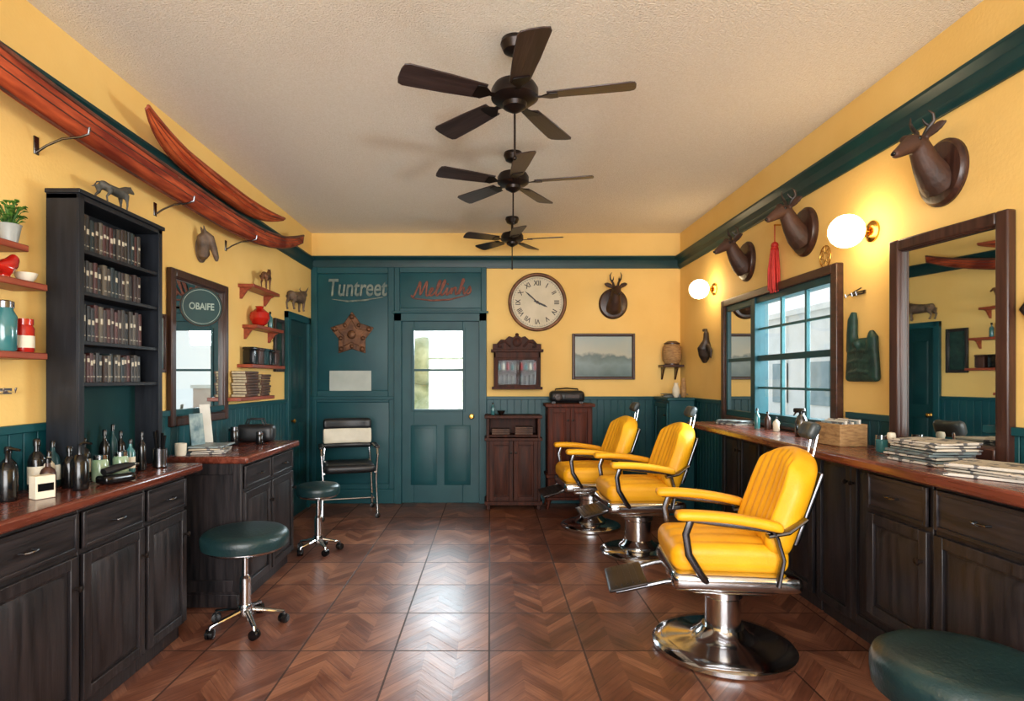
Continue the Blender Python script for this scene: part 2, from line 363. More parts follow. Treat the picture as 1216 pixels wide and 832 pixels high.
def fr(g,x0,x1,z0,z1,wd=.07,y=.03):
    g.b(x0,x0+wd,YB-y,YB,z0,z1).b(x1-wd,x1,YB-y,YB,z0,z1).b(x0+wd,x1-wd,YB-y,YB,z0,z0+wd).b(x0+wd,x1-wd,YB-y,YB,z1-wd,z1)
    g.frus(x0+wd,x1-wd,z0+wd,z1-wd,YB-.013,YB-.018,.02)
fr(g,XL,DX0-.08,1.2,2.66); fr(g,XL,DX0-.08,.16,1.2,.06); fr(g,DX0-.08,DX1+.08,DZ+.08,2.66,.06)
g.b(XL,DX0-.08,YB-.045,YB,1.17,1.205).b(XL,DX0-.08,YB-.036,YB,0,.16)
struct(g.obj('trim_10',None,TEAL,bev=.005))
g=G().b(DX0-.08,DX0+.004,YB-.05,YB+.0,0,DZ+.08).b(DX1-.004,DX1+.08,YB-.05,YB,0,DZ+.08).b(DX0-.08,DX1+.08,YB-.05,YB,DZ-.008,DZ+.08).b(DX0-.1,DX1+.1,YB-.06,YB,DZ+.08,DZ+.105)
g.b(DX0-.01,DX0+.012,YB+.05,YB+.15,0,DZ).b(DX1-.012,DX1+.01,YB+.05,YB+.15,0,DZ).b(DX0,DX1,YB+.05,YB+.15,DZ-.015,DZ)
struct(g.obj('trim_11',None,TEAL,bev=.004))
d=bpy.data.objects.new('door_1',None); COL.objects.link(d); d.location=((DX0+DX1)/2,YB+.025,0); struct(d)
hw=.439; g=G(); gx0,gx1,gz0,gz1=-.30,.25,1.06,1.95
g.b(-hw,gx0,-.02,.02,.0,2.06).b(gx1,hw,-.02,.02,.0,2.06).b(gx0,gx1,-.02,.02,.0,gz0).b(gx0,gx1,-.02,.02,gz1,2.06)
for x0,x1 in ((-.34,-.04),(.04,.34)):
    g.frus(x0,x1,.2,.88,-.02,-.026,.012); g.frus(x0+.035,x1-.035,.235,.845,-.026,-.032,.02)
g.b(gx0-.03,gx0,-.032,-.02,gz0-.03,gz1+.03).b(gx1,gx1+.03,-.032,-.02,gz0-.03,gz1+.03).b(gx0,gx1,-.032,-.02,gz0-.03,gz0).b(gx0,gx1,-.032,-.02,gz1,gz1+.03).b(gx0,gx1,-.025,.02,1.49,1.515)
g.obj('door_leaf',d,TEAL,bev=.003)
G().b(gx0,gx1,-.002,.002,gz0,gz1).obj('glass_pane',d,GLS)
G().lathe([(.028,0),(.028,.006),(.01,.01),(.01,.035),(.026,.045),(.03,.06),(.022,.075),(.001,.078)],n=20,M=T(.35,-.02,.98)@RX).obj('door_knob',d,BRASS)
d=bpy.data.objects.new('door_2',None); COL.objects.link(d); d.location=(XL,6.14,0); d.rotation_euler[2]=pi/2; struct(d)
g=G().b(-.29,.29,-.02,-.001,0,2.0)
for z0,z1 in ((.15,.95),(1.1,1.85)):
    g.frus(-.22,-.02,z0,z1,-.02,-.03,.02); g.frus(.02,.22,z0,z1,-.02,-.03,.02)
g.obj('door_leaf',d,TEALD,bev=.003)
g=G().b(-.36,-.29,-.045,-.001,0,2.07).b(.29,.36,-.045,-.001,0,2.07).b(-.36,.36,-.045,-.001,2.0,2.07); g.obj('door_casing',d,TEAL,bev=.004)
G().lathe([(.025,0),(.01,.01),(.01,.03),(.025,.045),(.001,.06)],n=16,M=T(-.24,-.02,.98)@RX).obj('door_knob',d,BRASS)

# right window
w=bpy.data.objects.new('window_1',None); COL.objects.link(w); w.location=(XR,4.49,0); w.rotation_euler[2]=-pi/2; struct(w)
def ly(y): return 4.49-y
a,b2=ly(5.37),ly(3.58)
g=G(); f0,f1=1.04,2.11
for (x0,x1,z0,z1) in ((a,a+.06,f0,f1),(b2-.06,b2,f0,f1),(a+.06,b2-.06,f1-.06,f1),(a+.06,b2-.06,f0,f0+.04)):
    g.b(x0,x1,-.05,-.001,z0,z1)
for (x0,x1,z0,z1) in ((a+.06,a+.075,f0+.05,f1-.06),(b2-.075,b2-.06,f0+.05,f1-.06)): g.b(x0,x1,-.035,-.001,z0,z1)
g.obj('outer_frame',w,WALX,bev=.008)
x0,x1=ly(4.70),ly(3.68)
g=G(); z0,z1=1.10,2.03
zm=(z0+z1)/2
g.b(x0-.07,x0,-.04,WT,z0-.02,z1+.02).b(x1,x1+.02,-.03,WT,z0-.02,z1+.02).b(x0,x1,-.03,WT,z0-.02,z0+.035).b(x0,x1,-.03,WT,z1-.03,z1+.02).b(x0,x1,-.02,.03,zm-.022,zm+.022)
g.b(x0-.02,x1+.02,-.06,-.001,z0-.035,z0-.01)
g.obj('window_sash',w,SASH,bev=.003)
g=G()
for k in (.36,.69): xx=x0+(x1-x0)*k; g.b(xx-.012,xx+.012,-.012,.014,z0,z1)
for zz in ((z0+zm)/2,(zm+z1)/2): g.b(x0,x1,-.01,.012,zz-.009,zz+.009)
g.obj('glazing_bars',w,BARS,bev=.002)
G().b(x0,x1,.0,.003,z0,z1).obj('window_glass',w,GLS)
mx0,mx1=a+.075,x0-.07
g=G().b(mx0,mx0+.03,-.03,-.001,z0,z1).b(mx1-.03,mx1,-.03,-.001,z0,z1).b(mx0,mx1,-.03,-.001,z1-.03,z1+.02).b(mx0,mx1,-.03,-.001,z0-.02,z0+.03).b(mx0,mx1,-.02,-.001,zm-.015,zm+.015)
g.obj('side_light_frame',w,TEAL,bev=.003)
G().b(mx0+.03,mx1-.03,-.012,-.002,z0+.03,z1-.03).obj('side_light_pane',w,MIR)

# exterior
struct(G().b(-12,24,-8,26,-.2,-.12).obj('ground',None,GROUND))
def bush(loc,s,seed,lab):
    rnd=random.Random(seed); g=G()
    for i in range(40):
        a=rnd.uniform(0,2*pi); r=rnd.uniform(0,.6)*s; z=rnd.uniform(.25,1.15)*s
        g.sph((r*math.cos(a),r*math.sin(a),z),rnd.uniform(.14,.28)*s,8)
    g.cyl((0,0,0),(0,0,.5*s),.06*s)
    tag(g.obj('leafy_shrub',None,mat('shrub_foliage',(140,160,136),(196,210,186),rough=.8,scale=5,bump=.8),loc=loc),lab,'shrub')
bush((-1.35,11.2,-.12),1.75,1,'leafy green shrub on the pavement outside the door'); bush((.9,14.6,-.12),1.7,2,'leafy green shrub on the pavement outside the door')
bush((-4.2,13.8,-.12),1.7,5,'leafy green shrub on the pavement outside the door')
e=thing('neighbouring_building','pale rendered building with sash windows across the street','building',(9.0,14.4,-.12))
g=G().b(0,3,-5,5,0,3.4)
for k in range(4): g.b(-.10,0,-4.4+k*2.6,-4.25+k*2.6,0,3.4)
g.b(-.08,0,-5,5,2.25,2.35).b(-.15,3.1,-5.1,5.1,3.4,3.55)
g.obj('facade',e,FACADE)
g=G()
for y in (-3.9,-1.4,1.2,3.4): g.b(-.04,0,y,y+.9,.8,2.0)
g.obj('window_pane',e,mat('dim_blue_pane',(120,144,152),(146,166,172),rough=.2,scale=2))
e=thing('garden_wall','low pale garden wall across the yard','wall',(-1.2,17.5,-.12))
G().b(-6,6,0,.3,0,1.25).obj('masonry',e,mat('pink_beige_masonry',(206,180,166),(222,200,186),rough=.9,scale=3)); G().b(-6.05,6.05,-.05,.35,1.25,1.35).obj('coping',e,FACADE)

# ---------------------------------------------------------------- cabinetry (local: front -Y, width X, origin floor centre)
def panel_door(par,x0,x1,z0,z1,y,m,fw=.045,handle='right',hm=None,name='door'):
    g=G(); t=.02
    g.b(x0,x0+fw,y-t,y,z0,z1).b(x1-fw,x1,y-t,y,z0,z1).b(x0+fw,x1-fw,y-t,y,z0,z0+fw).b(x0+fw,x1-fw,y-t,y,z1-fw,z1)
    g.b(x0+fw,x1-fw,y-t*.35,y,z0+fw,z1-fw)
    g.frus(x0+fw+.012,x1-fw-.012,z0+fw+.012,z1-fw-.012,y-t*.35,y-t*.9,.025)
    o=g.obj(name,par,m,bev=.003)
    if handle:
        hx=x1-fw/2 if handle=='right' else x0+fw/2; hz=z1-fw-.08
        G().lathe([(.006,0),(.006,.012),(.013,.018),(.013,.026),(.001,.03)],n=14,M=T(hx,y-t,hz)@RX).obj('knob',o,hm or BMET)
    return o
def drawer(par,x0,x1,z0,z1,y,m,hm=None,pull=True):
    g=G(); t=.02
    g.b(x0,x1,y-t*.6,y,z0,z1); fw=.018
    g.b(x0,x0+fw,y-t,y,z0,z1).b(x1-fw,x1,y-t,y,z0,z1).b(x0+fw,x1-fw,y-t,y,z0,z0+fw).b(x0+fw,x1-fw,y-t,y,z1-fw,z1)
    o=g.obj('drawer',par,m,bev=.003); xc=(x0+x1)/2; zc=(z0+z1)/2
    if pull:
        G().tube([(xc-.03,y-t,zc),(xc-.03,y-t-.02,zc),(xc-.015,y-t-.025,zc),(xc+.015,y-t-.025,zc),(xc+.03,y-t-.02,zc),(xc+.03,y-t,zc)],.005,8).obj('handle',o,hm or CHRD)
    return o
def cabinet(name,label,loc,rz,w,d,z0,z1,dh=.17,nd=1,m=BLK,mx=BLKX,cols=1,plinth=True,group=None,side=False):
    e=thing(name,label,'cabinet',loc,rz,group); y=-d/2; g=G()
    g.b(-w/2,w/2,y,d/2,z0+(.08 if plinth and z0<.05 else 0),z1)
    if plinth and z0<.05: g.b(-w/2,w/2,y+.03,d/2,0,.08)
    if z0>.05: g.b(-w/2+.04,w/2-.04,d/2-.1,d/2,0,z0)
    if side:
        for sx in (-1,1):
            M=T(sx*w/2,0,0)@Matrix.Rotation(sx*pi/2,4,'Z')
            gg=G(); gg.b(-d/2+.0,-d/2+.05,-.012,0,z0+.1,z1).b(d/2-.05,d/2,-.012,0,z0+.1,z1).b(-d/2+.05,d/2-.05,-.012,0,z0+.1,z0+.17).b(-d/2+.05,d/2-.05,-.012,0,z1-.07,z1)
            g.add(gg.v,gg.f,M)
    g.obj('cabinet_body',e,m,bev=.003)
    cw=w/cols; gp=.012
    for c in range(cols):
        xa=-w/2+c*cw+gp; xb=xa+cw-2*gp; zt=z1-.02
        if dh: drawer(e,xa,xb,zt-dh+.01,zt,y,mx); zt-=dh+.01
        k=nd; dw=(xb-xa-(k-1)*.006)/k
        for i in range(k):
            xx=xa+i*(dw+.006)
            panel_door(e,xx,xx+dw,z0+.1 if z0<.05 else z0+.02,zt,y,m,handle='right' if i==0 and k>1 else ('left' if k>1 else 'right'))
    return e
for (ya,yb) in ((2.82,3.20),(2.37,2.815),(1.80,2.365),(1.2,1.795)):
    cabinet('base_cabinet','black-stained wooden base cabinet with drawer over raised-panel door',(-1.83,(ya+yb)/2,0),pi/2,yb-ya,.34,0,.885,.16,1,group='black base cabinets under the long worktop')
def worktop(name,label,poly,z0,z1,bev=.012):
    o=G().prism(poly,z0,z1).obj(name,None,TOP,bev=bev); return tag(o,label,'worktop')
worktop('worktop','polished red-brown wooden worktop over black base cabinets',[(-1.99,1.15),(-1.61,1.15),(-1.61,3.31),(-1.99,3.31)],.885,.93)
cabinet('base_cabinet','dark wooden counter cabinet with drawers and panelled doors',(-1.75,4.06,0),pi/2,.90,.46,0,.885,.15,1,cols=2,side=True)
worktop('worktop','red-brown wooden worktop with magazines and jars on it',[(-1.99,3.57),(-1.47,3.57),(-1.47,4.55),(-1.99,4.55)],.885,.93)
worktop('worktop','long red-brown wooden counter top under the mirrors',[(2.115,1.72),(1.78,1.72),(1.70,1.80),(1.70,5.10),(2.115,5.10)],.985,1.035)
cabinet('base_cabinet','black base cabinet with a drawer over a panelled door',(1.94,2.555,0),-pi/2,.40,.34,.30,.985,.17,1)
cabinet('base_cabinet','black base cabinet beside the round stool',(1.94,2.09,0),-pi/2,.50,.34,.30,.985,.17,1)
for yc in (3.2,3.92,4.64):
    cabinet('base_cabinet','shallow black cabinet with two panelled doors in the knee space',(2.045,yc,0),-pi/2,.70,.135,0,.985,0,2,group='shallow black cabinets under the long counter')

e=thing('side_cabinet','small dark wooden cabinet with open top shelf and two doors','cabinet',(.25,6.47,0))
g=G().b(-.29,-.26,-.15,.15,.05,.98).b(.26,.29,-.15,.15,.05,.98).b(-.26,.26,.13,.15,.05,.98).b(-.26,.26,-.15,.13,.78,.80).b(-.26,.26,-.15,.13,.08,.10).b(-.31,.31,-.17,.16,.98,1.01).b(-.31,.31,-.17,.15,.74,.77)
g.b(-.31,.31,-.17,.15,.05,.09)
for x in (-.27,.27):
    for y in (-.13,.12): g.b(x-.02,x+.02,y-.02,y+.02,0,.05)
g.obj('cabinet_body',e,CABD,bev=.004)
panel_door(e,-.26,-.003,.10,.74,-.14,CABD); panel_door(e,.003,.26,.10,.74,-.14,CABD,handle='left')
e=thing('side_cabinet','taller reddish wooden cabinet with two doors and feet','cabinet',(.86,6.47,0))
g=G().b(-.24,.24,-.13,.15,.12,1.10).b(-.265,.265,-.16,.16,1.10,1.136).b(-.255,.255,-.15,.155,.34,.37).b(-.255,.255,-.15,.155,.1,.13)
for x in (-.22,.22):
    for y in (-.12,.12): g.tube([(x,y,.12),(x*1.05,y*1.05,.06),(x*1.12,y*1.1,0)],[.028,.018,.014],8)
g.obj('cabinet_body',e,CABR,bev=.005)
panel_door(e,-.23,-.003,.38,1.085,-.13,CABR); panel_door(e,.003,.23,.38,1.085,-.13,CABR,handle='left'); drawer(e,-.23,.23,.14,.33,-.13,CABR)
e=thing('radio','black retro radio with handle and dials on the cabinet','radio',(.84,6.47,1.136))
G().rbox((0,0,.075),(.38,.18,.13),.05,10).b(-.17,-.13,-.07,.07,0,.02).b(.13,.17,-.07,.07,0,.02).obj('casing',e,LBLK)
G().lathe([(.045,0),(.045,.008),(.035,.012),(.001,.006)],n=20,M=T(-.1,-.088,.07)@RX).obj('speaker',e,BMET)
G().b(-.03,.13,-.096,-.086,.06,.10).obj('dial',e,BMET,bev=.003)
G().tube([(-.13,0,.12),(-.12,0,.155),(0,0,.165),(.12,0,.155),(.13,0,.12)],.008,8).obj('handle',e,BMET)
def book(name,label,loc,rz,h,th,dp,flat=False,cat='book',group=None,cover=None):
    g=G(); cv=.002
    g.b(-th/2,-th/2+cv,-dp/2+.004,dp/2,0,h).b(th/2-cv,th/2,-dp/2+.004,dp/2,0,h)
    g.tube([(0,-dp/2+.005,0),(0,-dp/2+.005,h)],[(th/2,.006)]*2,10)
    g.mi(1).b(-th/2+cv,th/2-cv,-dp/2+.006,dp/2-.004,.003,h-.003)
    o=g.obj(name,None,[cover or BOOK,PAGE])
    o.location=loc; o.rotation_euler=(0,pi/2,rz) if flat else (0,0,rz)
    return tag(o,label,cat,group)
for i in range(7): book('book','worn book lying flat in the open cabinet shelf',(.02,6.42,.812+i*.021) if i<3 else (.27,6.42,.812+(i-3)*.021),0,.19,.02,.14,True,group='books in the open cabinet shelf',cover=BOOKF)
def pot(name,label,cat,loc,prof,m,lid=None,lidm=None,lidname='lid',group=None,n=24,band=None,bandm=None):
    e=thing(name,label,cat,loc,0,group)
    G().lathe(prof,n=n).obj('body',e,m)
    if lid: G().lathe(lid,n=n).obj(lidname,e,lidm)
    if band: G().lathe(band,n=n).obj('label_band',e,bandm)
    return e
def bottle(loc,h,r,m,capm=BLKG,label='dark glass tonic bottle with black cap',band=None,group=None):
    prof=[(r*.9,0),(r,.006),(r,h*.58),(r*.8,h*.68),(r*.35,h*.76),(r*.32,h*.86)]
    lid=[(r*.42,h*.86),(r*.42,h*.97),(r*.3,h),(.001,h)]
    bd=[(r*1.02,h*.15),(r*1.02,h*.48)] if band else None
    return pot('bottle',label,'bottle',loc,prof,m,lid,capm,'cap',group,20,bd,band)
bottle((.03,6.47,1.01),.13,.02,TEALG,label='small glass bottle on the cabinet')
pot('small_bowl','small dark bowl on the wooden cabinet','bowl',(.12,6.45,1.01),[(.02,0),(.04,.03),(.045,.045),(.04,.045),(.018,.01)],BMET)

e=wthing('wall_cabinet','carved dark wooden wall cabinet with crested top and glass door','cabinet','B',.30,1.30)
g=G().b(-.26,-.235,-.15,-.001,0,.42).b(.235,.26,-.15,-.001,0,.42).b(-.26,.26,-.02,-.001,0,.42).b(-.29,.29,-.17,-.001,.40,.43).b(-.28,.28,-.165,-.001,-.015,.015).b(-.24,.24,-.15,-.02,.19,.20).b(-.26,.26,-.15,-.12,.335,.40)
g.obj('cabinet_body',e,CABD,bev=.004)
pts=[(-.27,0)]+[(-.27+.54*i/24,(.05+.10*math.sin(pi*i/24)+.012*math.cos(i*pi/2))) for i in range(25)]+[(.27,0)]
g=G().prism(pts,0,.03,T(0,-.08,.43)@RX)
g.lathe([(.05,0),(.05,.012),(.03,.02),(.001,.024)],n=20,M=T(0,-.11,.51)@RX)
for s in (-1,1): g.tube([(s*.07,-.115,.46),(s*.13,-.115,.52),(s*.2,-.115,.5),(s*.21,-.115,.46),(s*.17,-.115,.46)],.012,8)
g.sph((0,-.095,.595),.02,8)
g.obj('crest',e,CABD,bev=.003)
g=G().b(-.235,-.21,-.158,-.14,.015,.335).b(.21,.235,-.158,-.14,.015,.335).b(-.21,.21,-.158,-.14,.015,.04).b(-.21,.21,-.158,-.14,.31,.335).b(-.008,.008,-.158,-.14,.04,.31)
o=g.obj('door',e,CABD,bev=.003); G().b(-.21,.21,-.150,-.148,.04,.31).obj('glass_pane',o,GLC)
for i in range(9): 
    bottle((.10+i*.05,6.57,1.502),.085+.012*(i%3),.015,[TEALG,CREAM,REDG][i%3],label='small bottle behind the cabinet glass',group='bottles in the wall cabinet')
for i in range(9): book('book','small book inside the glazed wall cabinet',(.10+i*.05,6.59,1.317),0,.12+.01*(i%3),.03,.08,group='books in the wall cabinet')

# clock
e=wthing('wall_clock','large round wall clock with cream face and roman numerals','clock','B',.533,2.267)
G().lathe([(.30,0),(.325,.01),(.33,.03),(.318,.045),(.300,.045),(.292,.03),(.29,.002)],n=64,M=RX,ring=True).obj('rim',e,BRZ)
G().lathe([(.293,.002),(.293,.014),(.001,.014)],n=64,M=RX).obj('dial',e,GOLDP)
g=G(); nums=['XII','I','II','III','IV','V','VI','VII','VIII','IX','X','XI']
for i,s in enumerate(nums):
    a=pi/2-i*pi/6; o=textmesh('n',s,.078,BMET,ext=.001,upright=False,roll=a-pi/2,wscale=.85)
    me=o.data; M=RX; base=[(M@(Vector(v.co)+Vector((.215*math.cos(a),.215*math.sin(a),.016)))) for v in me.vertices]
    g.add(base,[tuple(p.vertices) for p in me.polygons]); bpy.data.objects.remove(o)
for i in range(60):
    a=i*pi/30; g.b(.262,.272,-.0015,.0015,.014,.016,RX@Matrix.Rotation(a,4,'Z'))
g.lathe([(.278,.0145),(.278,.0155),(.275,.0155),(.275,.0145)],n=64,M=RX,ring=True)
g.obj('numerals',e,BMET)
def hand(nm,ang,L,wd,z): G().prism([(-.04,-wd),(L*.7,-wd*1.3),(L,0),(L*.7,wd*1.3),(-.04,wd)],z,z+.003,RX@Matrix.Rotation(ang,4,'Z')).obj(nm,e,BLKG)
hand('hour_hand',math.radians(-25),.13,.008,.018); hand('minute_hand',math.radians(138),.19,.006,.022)
G().lathe([(.016,.014),(.016,.028),(.001,.03)],n=16,M=RX).obj('centre_cap',e,BMET)

def framed(name,label,cat,w,u,z,W,H,fw,m,pm,dep=.03,off=0,pn='picture'):
    e=wthing(name,label,cat,w,u,z,off); g=G()
    for (x0,x1,z0,z1) in ((-W/2,-W/2+fw,-H/2,H/2),(W/2-fw,W/2,-H/2,H/2),(-W/2+fw,W/2-fw,-H/2,-H/2+fw),(-W/2+fw,W/2-fw,H/2-fw,H/2)):
        g.b(x0,x1,-dep,-.001,z0,z1)
    i=fw*.75
    g.b(-W/2+i,-W/2+fw+.006,-dep*.7,-.001,-H/2+i,H/2-i).b(W/2-fw-.006,W/2-i,-dep*.7,-.001,-H/2+i,H/2-i).b(-W/2+i,W/2-i,-dep*.7,-.001,-H/2+i,-H/2+fw+.006).b(-W/2+i,W/2-i,-dep*.7,-.001,H/2-fw-.006,H/2-i)
    g.obj('frame',e,m,bev=min(.008,fw*.2))
    G().b(-W/2+fw,W/2-fw,-.010,-.002,-H/2+fw,H/2-fw).obj(pn,e,pm)
    return e
framed('framed_picture','grey-green seascape print in a thin dark wooden frame','picture','B',1.28,1.655,.71,.52,.028,WALX,SEA)
# large right mirror, standing off the wall at its far side on a wedge backing
TA=math.radians(8); WM=.60
e=framed('wall_mirror','tall rectangular mirror in a wide walnut frame','mirror','R',2.70,1.575,WM,1.04,.055,WAL,MIR,.045,pn='mirror_glass')
e.location=(XR-.001-math.sin(TA)*WM/2,2.70,1.575); e.rotation_euler[2]=-pi/2+TA
c_,s_=math.cos(TA),math.sin(TA)
def toloc(x,y):
    v=Matrix.Rotation(-TA,3,'Z')@Vector((x,y,0)); return (v.x,v.y)
wd_=s_*WM/2
P=[toloc(-c_*WM/2*.96,-wd_*.96+.002),toloc(c_*WM/2*.96,wd_*.96-.001),toloc(-c_*WM/2*.96,wd_)]
G().prism(P,-.48,.48).obj('wedge_backing',e,WAL)
framed('wall_mirror','tall mirror in a narrow brown wooden frame','mirror','L',4.07,1.60,.80,1.00,.055,WAL,MIR,.04,pn='mirror_glass')
framed('framed_picture','small narrow framed print beside the bookcase','picture','L',3.575,1.62,.15,.36,.02,WAL,SHADE,.02)
framed('framed_board','dark green framed board beside the wall shelves','board','L',5.60,1.72,.24,.50,.03,BLK,GREENP,.03)
tag(G().b(-.235,.235,-.003,0,-.155,.155).obj('paper_notice',None,mat('faded_notice_paper',(176,184,176),(194,200,192),rough=.8,scale=4),loc=(-1.575,YB-.024,1.34)),'plain pale paper notice pinned on the teal panelling','notice')

o=textmesh('wall_lettering','Tuntreet',.27,LETG,loc=(-1.50,YB-.034,2.42),ext=.008,shear=.15,wscale=.68,bev=.001,off=.003); tag(o,'grey-green metal script lettering mounted on the teal panel','sign')
g=G().tube([(-.28,0,-.10),(-.1,0,-.125),(.1,0,-.11),(.3,0,-.075)],[.005,.011,.011,.004],8)
tag(g.obj('lettering_flourish',None,LETG,loc=(-1.50,YB-.034,2.40)),'grey metal swash under the script lettering','sign')
def catmull(P,k=5):
    out=[]
    for i in range(len(P)-1):
        p0,p1,p2,p3=[Vector(P[max(0,min(len(P)-1,j))]) for j in (i-1,i,i+1,i+2)]
        for s in range(k):
            t=s/k; out.append(.5*((2*p1)+(p2-p0)*t+(2*p0-5*p1+4*p2-p3)*t*t+(3*p1-p0-3*p2+p3)*t**3))
    out.append(Vector(P[-1])); return out
CUR=[(-.12,.1),(0,-.02),(.1,.5),(.17,1),(.24,.55),(.3,.1),(.4,.6),(.49,1),(.53,.5),(.58,.05),(.68,.05),(.8,.3),(.84,.48),(.75,.5),(.70,.25),(.76,.03),(.9,.08),
(1.06,.5),(1.12,.92),(1.06,1.0),(1.01,.6),(1.03,.08),(1.12,.02),(1.26,.4),(1.34,.92),(1.28,1.0),(1.23,.6),(1.25,.08),(1.34,.03),(1.44,.25),(1.5,.48),(1.5,.1),(1.56,.02),(1.64,.2),(1.7,.47),(1.72,.05),(1.78,.4),(1.88,.47),(1.92,.1),(1.99,.03),
(2.12,.5),(2.2,.95),(2.13,1.0),(2.09,.5),(2.09,.02),(2.16,.38),(2.26,.44),(2.29,.1),(2.36,.03),(2.47,.3),(2.52,.5),(2.60,.22),(2.55,.02),(2.44,.06)]
g=G(); pts=[((p.x-1.24)*.245+p.y*.035,0,(p.y-.4)*.165+(p.x-1.24)*.012) for p in catmull([(a_,b_,0) for a_,b_ in CUR])]
g.tube(pts,[(.0105,.0105)]*len(pts),8).sph((.085,0,.06),.011,6)
g.tube([(-.31,0,-.10),(-.1,0,-.125),(.1,0,-.115),(.32,0,-.06)],[.004,.010,.010,.003],8)
tag(g.obj('wall_lettering',None,LETR,loc=(-.56,YB-.032,2.41)),'flowing brown-red script lettering mounted above the door','sign')
e=thing('round_sign','round dark teal sign with pale lettering projecting beside the mirror','sign',(-1.885,3.85,1.872),.62)
G().lathe([(.128,-.006),(.128,.006),(.001,.006)],n=48,M=RX).obj('sign_plate',e,TEALD)
G().lathe([(.128,-.008),(.128,.010),(.122,.010),(.122,-.008)],n=48,M=RX,ring=True).obj('sign_rim',e,BMET)
G().lathe([(.112,.004),(.112,.008),(.109,.008),(.109,.004)],n=48,M=RX,ring=True).obj('painted_ring',e,SIGNL)
textmesh('lettering','OBAIFE',.062,SIGNL,e,(0,-.008,0),ext=.002,wscale=.74,off=.001)
R_=Matrix.Rotation(-.62,3,'Z')
G().tube([(0,.006,0),R_@Vector((-.05,.03,0)),R_@Vector((-.098,.03,0))],.008,8).obj('sign_arm',e,BMET)

e=wthing('star_ornament','brown carved five-pointed star ornament on the teal panel','ornament','B',-1.555,1.90,.024)
def starpoly(R,r): return [((R if i%2==0 else r)*math.cos(pi/2+i*pi/5),(R if i%2==0 else r)*math.sin(pi/2+i*pi/5)) for i in range(10)]
g=G().prism(starpoly(.26,.16),0,.015,RX).prism(starpoly(.17,.09),.015,.03,RX)
for i in range(5):
    a=pi/2+i*2*pi/5; g.sph((.2*math.cos(a),-.02,.2*math.sin(a)),.03,8)
    g.sph((.13*math.cos(a+pi/5),-.02,.13*math.sin(a+pi/5)),.024,8)
g.sph((0,-.03,0),.05,10,(1,.6,1)); g.obj('carved_star',e,BRZ,bev=.012)

# ---------------------------------------------------------------- taxidermy
def deer(w,u,z,sc,label,look=0,hs=.72):
    e=wthing('mounted_deer_head',label,'taxidermy','%s'%w,u,z); e.scale=(sc,)*3
    M=Matrix.Diagonal((.155,1,.165,1))@RX
    G().lathe([(1,0),(1,.012),(.93,.02),(.9,.032),(.8,.036),(.001,.036)],n=40,M=M).obj('plaque',e,WAL)
    R=Matrix.Rotation(look,4,'Z')
    g=G(); P=[(0,-.02,-.06),(0,-.06,-.03),(0,-.11,.03),(0,-.145,.09),(0,-.17,.125),(0,-.205,.125),(0,-.245,.100),(0,-.285,.075),(0,-.31,.062),(0,-.32,.058)]
    rr=[(.085,.085),(.078,.08),(.06,.066),(.048,.055),(.046,.05),(.042,.045),(.031,.036),(.023,.026),(.02,.02),(.008,.008)]
    g.tube([R@Vector(p) for p in P],rr,16)
    for s in (-1,1):
        g.tube([R@Vector(p) for p in ((s*.03,-.155,.15),(s*.065,-.15,.175),(s*.10,-.145,.19),(s*.125,-.142,.195))],[(.012,.012),(.012,.026),(.009,.022),(.002,.003)],10)
    g.obj('deer_head',e,DEER,remesh=.006)
    for s in (-1,1):
        G().sph(R@Vector((s*.037,-.20,.138)),.009,8).obj('eye',e,BLKG)
        def H(p): return R@Vector((p[0],p[1],.16+(p[2]-.16)*hs))
        gg=G().tube([H(p) for p in [(s*.02,-.15,.16),(s*.03,-.14,.21),(s*.055,-.135,.25),(s*.06,-.145,.29),(s*.045,-.16,.32)]],[.014,.012,.009,.007,.002],8)
        gg.tube([H(p) for p in ((s*.035,-.138,.22),(s*.03,-.165,.245),(s*.028,-.175,.27))],[.008,.006,.002],8)
        gg.obj('antler',e,HORN)
    G().sph(R@Vector((0,-.318,.064)),.014,8,(1,.7,.8)).obj('nose',e,BLKG)
    return e
deer('R',2.79,2.375,.95,'deer head on an oval dark wooden plaque above the mirror',look=.25)
deer('R',4.01,2.40,1.0,'brown deer head on an oval wooden plaque beside the globe lamp',look=.25)
deer('R',4.92,2.38,1.0,'deer head on an oval plaque near the corner',look=.25)
deer('B',1.39,2.25,1.05,'deer head with pointed antlers on a dark plaque',hs=.95)

